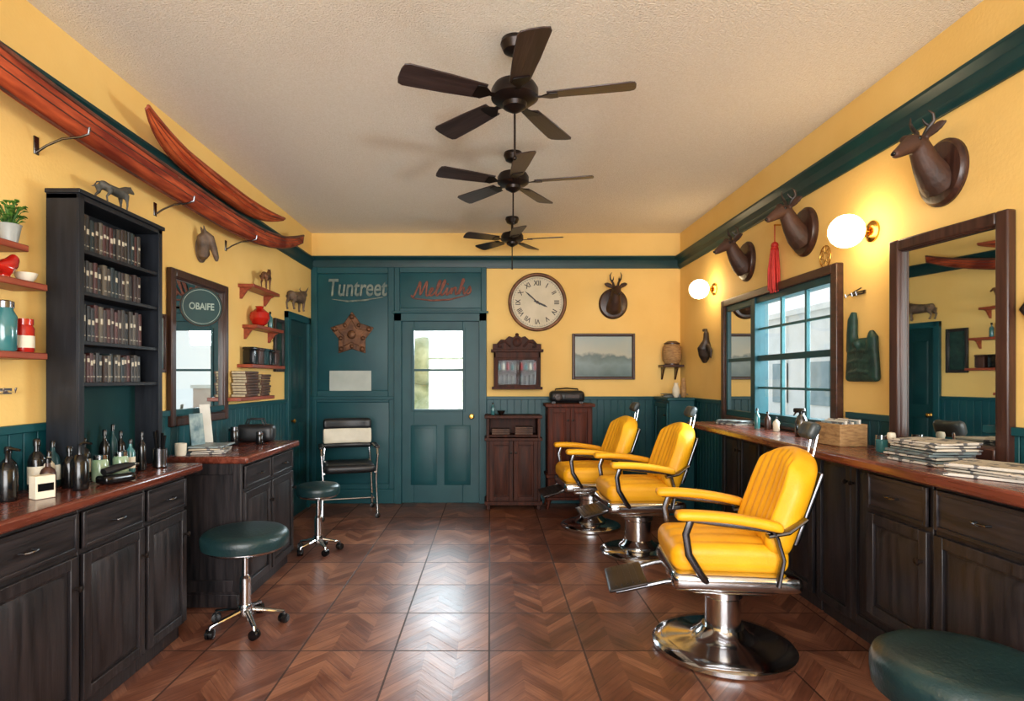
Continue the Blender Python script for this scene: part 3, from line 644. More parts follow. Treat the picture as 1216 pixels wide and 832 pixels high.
def quad(g,L,H,horse=True,horns=False):
    h=H
    if horse:
        body=[(-.48,0,.66),(-.42,0,.66),(-.25,0,.64),(0,0,.62),(.25,0,.64),(.38,0,.68),(.44,0,.70)]; br=[.04,.13,.16,.145,.16,.14,.05]
        neck=[(.34,0,.68),(.46,0,.82),(.54,0,.95),(.60,0,.98),(.72,0,.90),(.80,0,.83),(.82,0,.82)]; nr=[.13,.10,.075,.07,.055,.04,.02]
        tail=[(-.46,0,.72),(-.56,0,.66),(-.60,0,.45),(-.58,0,.3)]; tr=[.03,.045,.04,.01]
    else:
        body=[(-.48,0,.62),(-.42,0,.62),(-.2,0,.60),(.1,0,.6),(.3,0,.63),(.42,0,.64)]; br=[.04,.13,.13,.15,.17,.06]
        neck=[(.3,0,.68),(.45,0,.80),(.55,0,.85),(.68,0,.82),(.76,0,.79)]; nr=[.15,.12,.10,.06,.02]
        tail=[(-.46,0,.68),(-.6,0,.62),(-.7,0,.45),(-.8,0,.42)]; tr=[.035,.03,.03,.01]
    if horns:
        br=[r*1.7 for r in br]; nr=[r*1.5 for r in nr]; tail=[(-.46,0,.68),(-.52,0,.55),(-.54,0,.4),(-.54,0,.3)]
    lr=1.6 if horns else 1
    def S(p): return (p[0]*L,p[1]*L,p[2]*h)
    g.tube([S(p) for p in body],[r*h for r in br],12); g.tube([S(p) for p in neck],[r*h for r in nr],12); g.tube([S(p) for p in tail],[r*h for r in tr],10)
    for sy in (-1,1):
        y=sy*.10
        k=.04*sy
        g.tube([S(p) for p in ((.34+k,y,.60),(.36+k,y,.34),(.37+k,y,.32),(.34+k,y,.05),(.38+k,y,.0))],[r*h*lr for r in (.085,.04,.04,.028,.04)],10)
        g.tube([S(p) for p in ((-.38-k,y,.62),(-.34-k,y,.42),(-.46-k,y,.27),(-.42-k,y,.05),(-.38-k,y,.0))],[r*h*lr for r in (.11,.06,.035,.028,.04)],10)
        g.tube([S(p) for p in ((.54,sy*.05,.98 if horse else .9),(.54,sy*.06,1.08 if horse else 1.0))],[.03*h,.006*h],8)
        if horns: g.tube([S(p) for p in ((.56,sy*.06,.92),(.52,sy*.14,1.05),(.60,sy*.16,1.2))],[.045*h,.035*h,.01*h],8)
    return g
o=quad(G(),.22,.165,False).obj('animal_figurine',None,STONE,loc=(-1.90,2.98,2.252),rz=pi/2,remesh=.005); tag(o,'grey carved prowling animal figurine on top of the bookcase','figurine')
o=quad(G(),.17,.19,True).obj('horse_figurine',None,BRZ,loc=(-1.93,5.08,2.166),rz=pi/2+.1,remesh=.004); tag(o,'small brown horse figurine on the wall shelf','figurine')
o=quad(G(),.30,.22,False,True).obj('bull_ornament',None,STONB,loc=(XL+.055,5.98,2.10),rz=pi/2-.15,remesh=.005)
tag(o,'small brown carved bull ornament hung above the side door','ornament')
e=thing('horse_head_ornament','small grey-brown carved horse head ornament on the yellow wall','ornament',(XL+.004,4.10,2.30),pi/2)
G().lathe([(1,0),(1,.012),(.85,.02),(.001,.02)],n=28,M=Matrix.Diagonal((.07,1,.09,1))@RX).obj('back_board',e,STONB)
Rh=Matrix.Rotation(-.75,4,'Z')
def rh(pts): return [Rh@Vector(p) for p in pts]
g=G().tube([(0,-.005,-.03)]+rh([(.0,-.05,-.03),(-.01,-.07,.02),(-.02,-.08,.07),(.0,-.085,.095),(.03,-.09,.07),(.055,-.095,.0),(.07,-.098,-.06),(.072,-.098,-.085)]),[(.05,.05),(.045,.045),(.036,.038),(.032,.034),(.03,.032),(.03,.03),(.023,.024),(.018,.02),(.009,.01)],12)
for s in (-1,1): g.tube(rh([(-.01,-.085+s*.018,.11),(-.02,-.085+s*.025,.15)]),[.012,.003],8)
g.obj('carved_head',e,STONB,remesh=.005)
e=wthing('bird_ornament','dark hanging game bird ornament on the yellow wall','ornament','R',5.77,1.72)
G().tube([(-.02,-.03,.17),(0,-.035,.13),(.01,-.04,.06),(.0,-.05,-.02),(-.02,-.04,-.09),(-.05,-.03,-.16)],[(.008,.008),(.025,.022),(.03,.026),(.07,.035),(.06,.03),(.02,.01)],12).tube([(-.02,-.03,.16),(-.07,-.035,.165),(-.1,-.03,.15)],[.02,.016,.003],8).tube([(.03,-.03,.0),(.1,-.03,-.05),(.11,-.03,-.12)],[(.02,.03),(.02,.035),(.004,.01)],8).obj('carved_bird',e,HORN,remesh=.006)
e=wthing('carved_wall_hanging','dark green carved wall hanging with upright rounded arm','ornament','R',3.37,1.585)
g=G().rbox((.005,-.024,-.075),(.265,.054,.25),.025,10,lambda q:(q[0]*(1-.10*(q[2]/.125)),q[1]*(1.0-.2*abs(q[0])/.13),q[2]))
g.tube([(-.08,-.026,-.02),(-.085,-.028,.08),(-.08,-.028,.16),(-.07,-.026,.205)],[(.05,.028),(.036,.026),(.032,.024),(.016,.014)],14)
g.tube([(.09,-.026,-.02),(.10,-.028,.05),(.085,-.026,.085)],[(.045,.028),(.034,.026),(.014,.012)],14)
for z in (-.15,-.09,-.03): g.tube([(-.09,-.044,z),(0,-.050,z+.012),(.09,-.044,z)],[.009,.011,.009],8)
g.sph((.0,-.05,.015),.022,8)
g.obj('carving',e,GREENP,remesh=.005)
e=wthing('metal_hook_rail','small metal hook rail on the yellow wall','hook','R',3.44,1.90)
g=G().b(-.05,.07,-.008,.001,-.01,.012)
for x in (-.04,.02,.06): g.tube([(x,-.008,0),(x,-.04,-.005),(x,-.05,-.02),(x,-.055,.0)],.004,8)
g.tube([(-.1,-.02,-.01),(.08,-.035,.02)],.004,8); g.obj('hooks',e,CHRD)
e=wthing('lace_ornament','small round wire dreamcatcher ornament on the wall','ornament','R',3.76,2.18)
g=G().tube([(.06*math.cos(i*pi/12),-.012,.07*math.sin(i*pi/12)) for i in range(24)],.003,6,cyc=True)
for i in range(8):
    a=i*pi/4; g.tube([(.06*math.cos(a),-.012,.07*math.sin(a)),(.02*math.cos(a+.9),-.012,.023*math.sin(a+.9))],.0018,6)
    g.tube([(.06*math.cos(a),-.012,.07*math.sin(a)),(.02*math.cos(a-.9),-.012,.023*math.sin(a-.9))],.0018,6)
g.cyl((0,.001,.07),(0,-.012,.07),.004,n=8); g.obj('woven_ring',e,BRASS)
e=wthing('carved_diamond_ornament','dark carved diamond ornament beside the large mirror','ornament','R',2.30,1.68)
G().prism([(-.08,0),(0,.09),(.1,0),(0,-.09)],-.003,.02,RX).prism([(-.05,0),(0,.055),(.06,0),(0,-.055)],.02,.035,RX).obj('carving',e,HORN,bev=.006)
e=wthing('red_tassel','long red silk tassel hanging from a hook','tassel','R',4.36,2.54)
G().cyl((0,0.001,0),(0,-.05,0),.006,n=8).obj('hook',e,BRASS)
G().tube([(0,-.045,.0),(0,-.045,-.14)],.004,8).obj('cord',e,REDF)
G().sph((0,-.045,-.15),.026,10).lathe([(.018,-.19),(.028,-.18),(.024,-.165)],c=(0,-.045,0),n=16).obj('knot',e,REDF)
g=G()
for i in range(34):
    a=i*2.4; r=.006+.018*((i*7)%10)/10; g.tube([(r*math.cos(a),-.045+r*math.sin(a),-.18),(r*2.3*math.cos(a),-.05+r*1.5*math.sin(a),-.34),(r*3*math.cos(a),-.05+r*1.5*math.sin(a),-.50+.02*(i%3))],[.006,.008,.004],6)
g.obj('fringe',e,REDF)

def globe(y,z):
    e=wthing('wall_globe_lamp','lit opal glass globe wall lamp with brass mount','lamp','R',y,z)
    G().lathe([(.06,0),(.06,.01),(.045,.02),(.03,.03),(.001,.03)],n=28,M=RX).obj('wall_plate',e,BRASS)
    G().tube([(0,-.02,0),(0,-.05,-.005),(0,-.07,0)],[.012,.01,.02],12).lathe([(.02,.055),(.045,.062),(.05,.075),(.04,.075)],n=20,M=RX).obj('arm',e,BRASS)
    G().sph((0,-.15,.0),.092,20).obj('globe',e,GLOBE)
globe(3.31,2.23); globe(5.64,2.26)

# ---------------------------------------------------------------- ceiling fans
def fan(x,y,hz,R,rot0,label):
    e=thing('ceiling_fan',label,'fan',(x,y,ZC)); dz=hz-ZC
    G().lathe([(.001,0),(.065,0),(.07,-.02),(.055,-.055),(.025,-.07),(.001,-.07)],n=28).obj('ceiling_mount',e,BMET)
    G().cyl((0,0,-.06),(0,0,dz+.06),.012).obj('downrod',e,BMET)
    G().lathe([(.001,.075),(.03,.07),(.05,.055),(.10,.045),(.115,.02),(.115,-.02),(.095,-.035),(.06,-.045),(.055,-.065),(.03,-.08),(.012,-.09),(.001,-.092)],c=(0,0,dz),n=36).obj('motor_housing',e,BMET)
    G().tube([(0.0,0,dz-.08),(0.0,0,dz-.30)],.0055,8).sph((0,0,dz-.31),.011,8).obj('pull_chain',e,BMET)
    for k in range(5):
        a=math.radians(rot0+72*k); M=T(0,0,dz-.02)@Matrix.Rotation(a,4,'Z')
        gi=G().prism([(.07,-.02),(.13,-.012),(.17,-.045),(.21,-.04),(.21,.04),(.17,.045),(.13,.012),(.07,.02)],-.006,.0,M@Matrix.Rotation(.2,4,'X')); gi.obj('blade_bracket',e,BMET,bev=.002)
        poly=[(.16,-.05),(R*.6,-.064),(R-.03,-.072),(R-.008,-.062),(R,-.03),(R,.03),(R-.008,.062),(R-.03,.072),(R*.6,.064),(.16,.05)]
        b=G().prism(poly,0,.007).obj('blade',e,BLADE,bev=.002)
        b.location=(0,0,dz-.02); b.rotation_euler=(Matrix.Rotation(a,3,'Z')@Matrix.Rotation(.2,3,'X')).to_euler()
fan(.12,2.87,2.785,.575,-12,'dark bronze five-blade ceiling fan on a short rod')
fan(.168,4.30,2.85,.58,-12,'dark bronze five-blade ceiling fan in the middle of the room')
fan(.225,6.02,2.84,.52,-12,'dark bronze five-blade ceiling fan near the end wall')

# ---------------------------------------------------------------- barber chairs
def barber(loc,rz,RB,label,RC=.085,foot=0):
    e=thing('barber_chair',label,'barber chair',loc,rz)
    G().lathe([(RB*.96,0),(RB,.008),(RB,.028),(RB*.95,.042),(RB*.8,.052),(RB*.5,.062),(.15,.075),(.12,.10),(.105,.12),(.001,.12)],n=56).obj('base',e,CHR)
    G().lathe([(RC+.005,.1),(RC+.005,.27),(RC+.015,.28),(RC+.015,.31),(RC-.01,.315),(RC-.02,.36),(.001,.36)],n=36).obj('column',e,CHR)
    g=G().rbox((0,0,.42),(.60,.56,.09),.035,8); g.rbox((0,0,.365),(.40,.40,.06),.03,6)
    g.obj('seat_frame',e,CHR)
    def seatfn(q):
        x,y,z=q
        if z>0: z+= .022*(1-(x/.28)**2)*(1-(y/.26)**2) + .014*(abs(math.cos(y/.245*pi*2))**.6-.6)*min(1,max(0,(1-abs(x)/.27)/.15))
        x*=1+.04*(1-(y/.26)**2)*(1 if x>0 else 0)
        return (x,y,z)
    G().rbox((.02,0,.525),(.55,.49,.135),.055,36,seatfn).obj('seat',e,LEA,ang=80)
    def backfn(q):
        x,y,z=q; t=(z+.26)/.52
        k=max(0,(t-.5)/.5); wd=1-.20*k**2.4
        s=y/.265
        z2=z-.08*abs(s)**2.2*k
        ch=abs(math.cos(s*pi*3.5))**.55
        on=min(1,max(0,(t-.05)/.1))*min(1,max(0,(.97-t)/.1))*min(1,max(0,(1-abs(s))/.10))
        if x>0: x+=.012*(1-s*s)+.040*(ch-.6)*on
        else: x-=.012*(1-s*s)
        return (x+.035*s*s,y*wd,z2)
    LEAN=-.34
    M=T(-.295,0,.795)@Matrix.Rotation(LEAN,4,'Y')
    G().rbox((0,0,0),(.12,.53,.53),.058,64,backfn,M).obj('backrest',e,LEA,ang=80)
    G().rbox((0,0,0),(.03,.36,.38),.014,6,None,T(-.36,0,.765)@Matrix.Rotation(LEAN,4,'Y')).obj('back_panel',e,CHRD)
    G().rbox((0,0,0),(.055,.15,.09),.026,8,lambda q:(q[0]+.02*(q[1]/.085)**2,q[1],q[2]),T(-.435,0,1.135)@Matrix.Rotation(-.45,4,'Y')).obj('headrest',e,HEADR)
    for s in (-1,1): G().tube([(-.395,s*.035,.90),(-.435,s*.035,1.02),(-.455,s*.035,1.12)],.007,8).obj('headrest_bar',e,CHR)
    for s in (-1,1):
        def armfn(q): return (q[0],q[1]*(1+.15*q[0]/.26),q[2]+.10*q[0]-.02*(q[0]/.26)**2)
        G().rbox((.05,s*.295,.742),(.49,.078,.048),.023,12,armfn).obj('armrest',e,LEA)
        G().tube([(.26,s*.295,.735),(.05,s*.295,.712),(-.16,s*.295,.69)],[(.012,.016)]*3,8).obj('armrest_rail',e,CHRD)
        G().tube([(.22,s*.295,.73),(.245,s*.295,.66),(.23,s*.29,.56),(.17,s*.285,.46),(.14,s*.27,.42)],[(.018,.010)]*5,10).obj('armrest_front_post',e,CHRD)
        G().tube([(-.14,s*.295,.70),(-.17,s*.29,.65),(-.20,s*.285,.55),(-.18,s*.275,.42)],[(.020,.012)]*4,10).obj('armrest_rear_post',e,CHRD)
        G().tube([(-.13,s*.285,.66),(-.22,s*.28,.68),(-.31,s*.27,.74)],[(.026,.012),(.034,.014),(.02,.010)],12).obj('back_hinge',e,CHRD)
        G().tube([(.22,s*.16,.40),(.32-foot*.3,s*.16,.385),(.44-foot*.7,s*.15,.35),(.56-foot,s*.15,.32)],[(.014,.012)]*4,10).obj('footrest_bracket',e,CHRD)
    MF=T(.50-foot,0,.35)@Matrix.Rotation(.25,4,'Y')
    g=G().rbox((0,0,0),(.20,.36,.02),.009,6,None,MF)
    for i in range(5): g.b(-.065+i*.03,-.058+i*.03,-.15,.15,.008,.015,MF)
    g.obj('footrest',e,BMET)
    G().tube([(-.02,-.25,.39),(-.03,-.32,.38),(-.12,-.35,.40),(-.2,-.36,.43)],[.009,.009,.008,.012],10).obj('lever',e,CHR)
    return e
barber((1.215,3.08,0),math.radians(173),.355,'bright yellow leather barber chair beside the black base cabinets')
barber((1.19,4.74,0),math.radians(182),.30,'yellow leather barber chair in the middle of the row',.10,.12)
barber((.95,5.58,0),math.radians(184),.28,'yellow leather barber chair near the corner cupboard',.10,.12)

# ---------------------------------------------------------------- stools
def stool(loc,R,h,rb,label,thick=.10,a0=.3):
    e=thing('round_stool',label,'stool',loc)
    G().lathe([(R*.9,h-thick),(R*.98,h-thick+.01),(R,h-thick*.6),(R*1.0,h-thick*.35),(R*.96,h-.02),(R*.88,h-.006),(R*.75,h-.001),(R*.3,h+.004),(.001,h+.005)],n=48).obj('seat',e,LTEAL)
    G().lathe([(R*.5,h-thick-.03),(R*.86,h-thick-.012),(R*.93,h-thick),(R*.93,h-thick+.012),(.001,h-thick+.012)],n=40).obj('seat_ring',e,CHR)
    G().lathe([(.022,.09),(.030,.10),(.030,h*.5),(.022,h*.52),(.016,h*.53),(.016,h-thick-.02)],n=20).obj('column',e,CHR)
    G().lathe([(.04,.07),(.045,.09),(.035,.13),(.001,.13)],n=20).obj('hub',e,CHR)
    for k in range(5):
        a=a0+k*2*pi/5; c,s=math.cos(a),math.sin(a)
        G().tube([(.02*c,.02*s,.10),(rb*.5*c,rb*.5*s,.085),(rb*c,rb*s,.065),(rb*c*1.02,rb*s*1.02,.05)],[(.018,.014),(.016,.011),(.012,.009),(.008,.008)],10).obj('leg',e,CHR)
        M=T(rb*c,rb*s,.027)@Matrix.Rotation(a+.7,4,'Z')@RX
        G().lathe([(.012,-.022),(.026,-.02),(.027,-.004),(.02,-.003),(.02,.003),(.027,.004),(.026,.02),(.012,.022)],n=18,M=M).obj('caster',e,BLKG)
stool((-1.385,3.335,0),.235,.555,.205,'dark green leather round stool on chrome star base with casters')
stool((-1.40,4.80,0),.175,.55,.17,'smaller dark green round stool on chrome base by the worktop',.09)
stool((1.465,1.81,0),.255,.545,.24,'large dark green leather round stool beside the counter',.13)

# waiting chair
e=thing('waiting_chair','chrome-framed chair with black seat and cream padded back','chair',(-1.47,6.12,0),.3)
G().rbox((0,-.02,.50),(.50,.48,.09),.04,10).obj('seat',e,LBLK)
def wb(q): return (q[0],q[1]+.05*(q[0]/.25)**2*-1,q[2])
G().rbox((0,.205,.80),(.50,.06,.17),.028,12,wb).obj('backrest',e,CREAM)
G().rbox((0,.21,.925),(.50,.075,.12),.036,12,wb).obj('back_top_pad',e,LBLK)
G().rbox((0,.205,.70),(.50,.06,.06),.028,12,wb).obj('back_lower_pad',e,LBLK)
for s in (-1,1):
    G().tube([(s*.27,.26,.04),(s*.25,.21,.46),(s*.23,.235,.70),(s*.20,.245,.90)],.012,10).obj('rear_leg',e,CHR)
    G().tube([(s*.27,-.26,.04),(s*.26,-.20,.40),(s*.275,-.22,.64),(s*.275,-.18,.69),(s*.27,.18,.70)],.012,10).obj('front_leg',e,CHR)
    G().rbox((s*.275,-.02,.71),(.055,.32,.035),.016,8).obj('armrest',e,LBLK)
    G().tube([(s*.25,-.22,.46),(s*.25,.20,.46)],.010,8).obj('side_rail',e,CHR)
    G().tube([(s*.265,-.24,.16),(s*.26,.24,.16)],.008,8).obj('stretcher',e,CHR)
    for yy in (-.26,.26): G().lathe([(.012,-.016),(.025,-.014),(.025,.014),(.012,.016)],n=16,M=T(s*.27,yy,.025)@RX).obj('caster',e,BLKG)
G().tube([(-.265,0,.16),(.265,0,.16)],.008,8).obj('stretcher',e,CHR)

# ---------------------------------------------------------------- bookcase
bc=thing('bookcase','tall black wooden bookcase filled with old books','bookcase',(-1.912,2.965,.93),pi/2)
W,D,H=.67,.14,1.32
for s in (-1,1): G().b(s*W/2-(.02 if s>0 else -.0),s*W/2+(0 if s>0 else .02),-D/2,D/2,0,H).b(s*W/2-(.035 if s>0 else 0),s*W/2+(0 if s>0 else .035),-D/2-.008,-D/2,0,H).obj('side_panel',bc,BCASE,bev=.002)
G().b(-W/2,W/2,-D/2-.008,D/2,H-.045,H-.02).b(-W/2-.01,W/2+.01,-D/2-.018,D/2,H-.02,H).obj('top_panel',bc,BCASE,bev=.003)
G().b(-W/2+.02,W/2-.02,D/2-.006,D/2,.44,H-.04).obj('back_panel',bc,BCASE)
G().b(-W/2+.02,W/2-.02,D/2-.006,D/2,.0,.44).obj('lower_back_panel',bc,TEALD,label='dark teal lower back panel')
tops=[1.385,1.575,1.80,1.99]
for z in tops: G().b(-W/2+.02,W/2-.02,-D/2,D/2-.006,z-.93-.018,z-.93).obj('shelf',bc,BCASE,bev=.002)
names=['books on the lowest shelf','books on the third shelf','books on the second shelf','books on the top shelf']
protos={}
for si,z in enumerate(tops):
    y=2.70; hh=[.135,.17,.145,.165][si]; lim=3.15
    while y<lim:
        th=random.choice([.022,.025,.028,.032]); h=hh+random.choice([-.012,-.006,0,.004])
        k=(th,round(h,3)); dx=random.choice([0,.003,.006])
        if k not in protos:
            o=book('book','old cloth-bound book standing on the shelf',(-1.922+dx,y+th/2,z+.001),pi/2,h,th,.10,group=names[si]); protos[k]=o
        else:
            o=protos[k].copy(); COL.objects.link(o); o.location=(-1.922+dx,y+th/2,z+.001); o['group']=names[si]
        y+=th+.002

def shelf(w,u0,u1,z,dep,m=RED,label='floating red-brown wooden shelf',br=False):
    e=wthing('wall_shelf',label,'shelf',w,(u0+u1)/2,z); hwid=(u1-u0)/2
    G().b(-hwid,hwid,-dep,.001,-.028,0).obj('board',e,m,bev=.004)
    if br:
      for x in (-hwid+.04,hwid-.04):
        G().prism([(0,0),(dep*.8,0),(dep*.5,-.02),(.015,-dep*.7),(0,-dep*.7)],-.008,.008,T(x,0,-.025)@Matrix.Rotation(pi/2,4,'Z')@Matrix.Rotation(pi,4,'Z')@RX).obj('bracket',e,m if br else BMET)
    return e
shelf('L',1.95,2.43,1.95,.12); shelf('L',1.95,2.50,1.80,.145); shelf('L',1.95,2.50,1.51,.145)
shelf('L',4.72,5.30,2.165,.13,br=True,label='red-brown wall shelf with scrolled brackets'); shelf('L',4.80,5.40,1.845,.13,br=True,label='red-brown wall shelf holding a red vase'); shelf('L',4.70,5.44,1.52,.13,label='red-brown wall shelf with small boxes'); shelf('L',4.45,5.15,1.26,.14,label='red-brown wall shelf holding a stack of books')
e=thing('potted_plant','small leafy green plant in a grey ceramic pot','plant',(-1.945,2.385,1.95))
G().lathe([(.028,0),(.04,.07),(.043,.075),(.037,.075),(.033,.06),(.001,.06)],n=24).obj('pot',e,GREYC)
g=G(); rnd=random.Random(3)
for i in range(80):
    a=rnd.uniform(0,2*pi); r=rnd.uniform(.01,.06); h=rnd.uniform(.08,.16); c,s=math.cos(a),math.sin(a)
    g.tube([(0,0,.06),(r*.4*c,r*.4*s,h*.7),(r*.8*c,r*.8*s,h)],.0015,5)
    g.tube([(r*.8*c,r*.8*s,h),(r*c+.004*c,r*s+.004*s,h+.008),(r*1.2*c+.006*c,r*1.2*s+.006*s,h+.004)],[(.002,.001),(.010,.003),(.001,.001)],6)
g.obj('foliage',e,LEAF)
e=thing('red_bird_figurine','glossy red ceramic bird figurine on the shelf','figurine',(-1.92,2.33,1.80))
G().tube([(0,-.06,.05),(0,-.03,.045),(0,.0,.04),(0,.03,.06),(0,.05,.085),(0,.07,.085)],[(.006,.004),(.02,.014),(.035,.035),(.028,.028),(.02,.02),(.003,.003)],12).lathe([(.02,0),(.02,.01),(.008,.02)],n=12).obj('bird_body',e,REDG)
pot('small_dish','small white and red dish on the wooden shelf','dish',(-1.93,2.45,1.80),[(.02,0),(.035,.02),(.042,.04),(.036,.04),(.018,.012),(.001,.012)],CREAM)
pot('glass_jar','large teal glass jar with metal lid on the shelf','jar',(-1.94,2.355,1.51),[(.036,0),(.042,.01),(.042,.14),(.03,.165),(.028,.175)],TEALG,[(.032,.175),(.032,.20),(.02,.205),(.001,.205)],CHRD)
pot('glass_jar','red jar with white label and lid on the shelf','jar',(-1.94,2.452,1.51),[(.034,0),(.037,.01),(.037,.10),(.03,.115)],REDG,[(.034,.115),(.034,.14),(.001,.142)],REDG,band=[(.038,.02),(.038,.07)],bandm=CREAM)
pot('vase','round glossy red vase on the wall shelf','vase',(-1.935,4.95,1.845),[(.03,0),(.06,.02),(.083,.065),(.075,.11),(.04,.14),(.028,.15),(.035,.165),(.028,.165),(.02,.15)],REDG,n=32)
bottle((-1.94,5.2,1.845),.15,.022,TEALG,label='slim teal bottle on the wall shelf')
for i,(y,c) in enumerate(((4.80,BLKG),(4.93,WAL),(5.05,TEALD),(5.17,BLKG),(5.30,WAL))):
    e=thing('small_box','small dark lidded box on the wall shelf','box',(-1.95,y,1.52),0)
    G().rbox((0,0,.06),(.09,.10,.12),.01,4).obj('box_body',e,c); G().rbox((0,0,.13),(.096,.106,.025),.008,4).obj('lid',e,c)
for i in range(9):
    book('book','brown book lying in a stack on the wall shelf',(-1.945,4.56+.01*((i*3)%4),1.272+i*.0225),pi/2,.22+.01*(i%3),.021,.12,True,group='stack of brown books on the wall shelf',cover=BOOKF)
for i in range(8):
    book('book','worn book lying in a second stack on the shelf',(-1.945,4.86+.008*((i*5)%4),1.272+i*.0225),pi/2,.18+.01*(i%2),.021,.12,True,group='second stack of books on the wall shelf',cover=BOOKF)

# ---------------------------------------------------------------- canoes
def canoe(label,loc,L,B,D,sheer,m,mi,roll=0,pitch=0):
    e=thing('wooden_canoe',label,'canoe',loc,pi/2); e.rotation_euler=(roll,pitch,pi/2)
    def sec(t):
        b=B*max(.012,(1-abs(t)**2.3)); zt=sheer*abs(t)**3.2; zb=-D*(1-abs(t)**4)+zt*.75
        return b,zt,zb
    def hull(off):
        vs=[];fs=[]; NL,NA=60,14
        for i in range(NL+1):
            t=-1+2*i/NL; b,zt,zb=sec(t); b=max(.004,b-off); zb+=off
            for j in range(NA+1):
                a=pi*j/NA; cc=math.cos(a); vs.append((t*(L/2-off),b*math.copysign(abs(cc)**.8,cc),zt+(zb-zt)*math.sin(a)**.75))
        for i in range(NL):
            for j in range(NA):
                a=i*(NA+1)+j; fs.append((a,a+1,a+NA+2,a+NA+1))
        return vs,fs,NL,NA
    v,f,NL,NA=hull(0); v2,f2,_,_=hull(.008); n=len(v)
    fs=f+[tuple(x+n for x in q[::-1]) for q in f2]
    for i in range(NL):
        for j in (0,NA):
            a=i*(NA+1)+j; fs.append((a,a+NA+1,a+NA+1+n,a+n))
    G().add(v+v2,fs).obj('hull',e,m,ang=60)
    for s in (-1,1):
        pts=[]
        for i in range(41):
            t=-1+2*i/40; b,zt,zb=sec(t); pts.append((t*L/2,s*b,zt))
        G().tube(pts,[(.010,.010)]*41,8).obj('gunwale',e,mi)
        for ang_,rr_ in ((.22,.003),(.6,.0025)):
            pts=[]
            for i in range(41):
                t=-.985+1.97*i/40; b,zt,zb=sec(t); pts.append((t*L/2,s*(b*math.cos(ang_)**.8+.001),zt+(zb-zt)*math.sin(ang_)**.75))
            G().tube(pts,rr_,6).obj('plank_seam',e,mi)
    for t in (-.55,0,.55):
        b,zt,zb=sec(t); G().b(t*L/2-.015,t*L/2+.015,-b,b,zt-.02,zt-.005).obj('thwart',e,mi)
    pts=[]
    for i in range(31):
        t=-1+2*i/30; b,zt,zb=sec(t); pts.append((t*L/2,0,zb-.003))
    pts=[(-L/2,0,sec(1)[1])]+pts+[(L/2,0,sec(1)[1])]
    G().tube(pts,.007,6).obj('keel_strip',e,mi)
    return e
canoe('long dark red wooden canoe hung along the wall on metal hooks',(-1.875,3.40,2.585),4.86,.085,.105,.28,CANOE1,GUN,roll=.10,pitch=.018)
canoe('smaller orange-red wooden canoe hung above the long one',(-1.885,4.22,2.800),2.10,.085,.105,.07,CANOE2,GUN2,roll=.75,pitch=.015)
for y,z in ((2.62,2.468),(3.55,2.452),(4.5,2.448)):
    e=wthing('canoe_hook','dull metal wall hook carrying the canoe','hook','L',y,z,group='hooks under the canoes')
    G().b(-.014,.014,-.006,.003,-.07,.01).obj('wall_plate',e,CHRD,bev=.002)
    G().tube([(0,-.004,-.06),(0,-.05,-.03),(0,-.12,.0),(0,-.20,.008),(0,-.235,.02),(0,-.24,.05)],.0055,8).obj('hook_arm',e,CHRD)

# ---------------------------------------------------------------- counter clutter
def mag(loc,rz,i,lab,grp,w=.2,l=.27,th=.008):
    g=G().rbox((0,0,th/2),(w,l,th),.003,6,lambda q:(q[0],q[1],q[2]+.004*math.sin(q[0]*14+i)**2*(0 if q[2]<0 else 1)))
    o=g.obj('magazine',None,MAG,loc=loc,rz=rz); return tag(o,lab,'magazine',grp)
rnd=random.Random(5)
def stack(x,y,z,n,grp,lab,rz0=0,jit=.12,w=.2,l=.27):
    for i in range(n): mag((x+rnd.uniform(-.012,.012),y+rnd.uniform(-.012,.012),z+i*.0125),rz0+rnd.uniform(-jit,jit),i,lab,grp,w,l)
stack(-1.80,3.80,.931,4,'magazines on the short worktop','magazine in a low stack on the worktop',.2)
stack(1.93,2.58,1.036,8,'magazines stacked by the mirror','magazine stacked on the counter below the mirror',.1)
stack(1.90,2.17,1.036,4,'newspapers spread on the counter','loosely folded newspaper on the counter',.5,.4,.22,.3)
stack(1.98,4.75,1.036,3,'magazines below the window','crumpled magazine on the counter below the window',.4,.4,.18,.22)
def card(loc,rz,w,h,m,label):
    o=G().b(-w/2,w/2,-.002,.002,0,h).obj('display_card',None,m,loc=loc,rz=rz); o.rotation_euler[0]=-.12; tag(o,label,'card')
card((-1.90,3.98,.931),pi/2-.3,.09,.30,WHITE,'tall white card leaning against the mirror')
card((-1.86,3.76,.982),pi/2-.3,.11,.20,SHADE,'small printed teal card standing on the magazines')
pot('mug','cream ceramic mug on the worktop','mug',(-1.90,3.62,.931),[(.028,0),(.032,.01),(.034,.075),(.030,.075),(.027,.01),(.001,.01)],CREAM,[(.030,.06),(.001,.06)],WAL,'drink')
for i,(x,y,h,r,m,l) in enumerate(((-1.82,4.20,.13,.03,BLKG,'black lidded jar on the worktop'),(-1.88,4.30,.11,.028,TEALD,'dark green jar on the worktop'),(-1.66,4.25,.09,.026,BLKG,'small black pomade tin on the worktop'))):
    pot('jar',l,'jar',(x,y,.931),[(r*.9,0),(r,.006),(r,h*.75),(r*.9,h*.8)],m,[(r*.95,h*.8),(r*.95,h),(.001,h)],CHRD)
e=thing('leather_bag','black leather grooming bag with handles on the worktop','bag',(-1.76,4.43,.931),.1)
G().rbox((0,0,.065),(.28,.13,.13),.04,10).obj('bag_body',e,LBLK)
for s in (-1,1): G().tube([(-.07,s*.03,.12),(-.05,s*.035,.17),(.05,s*.035,.17),(.07,s*.03,.12)],.006,8).obj('handle',e,LBLK)
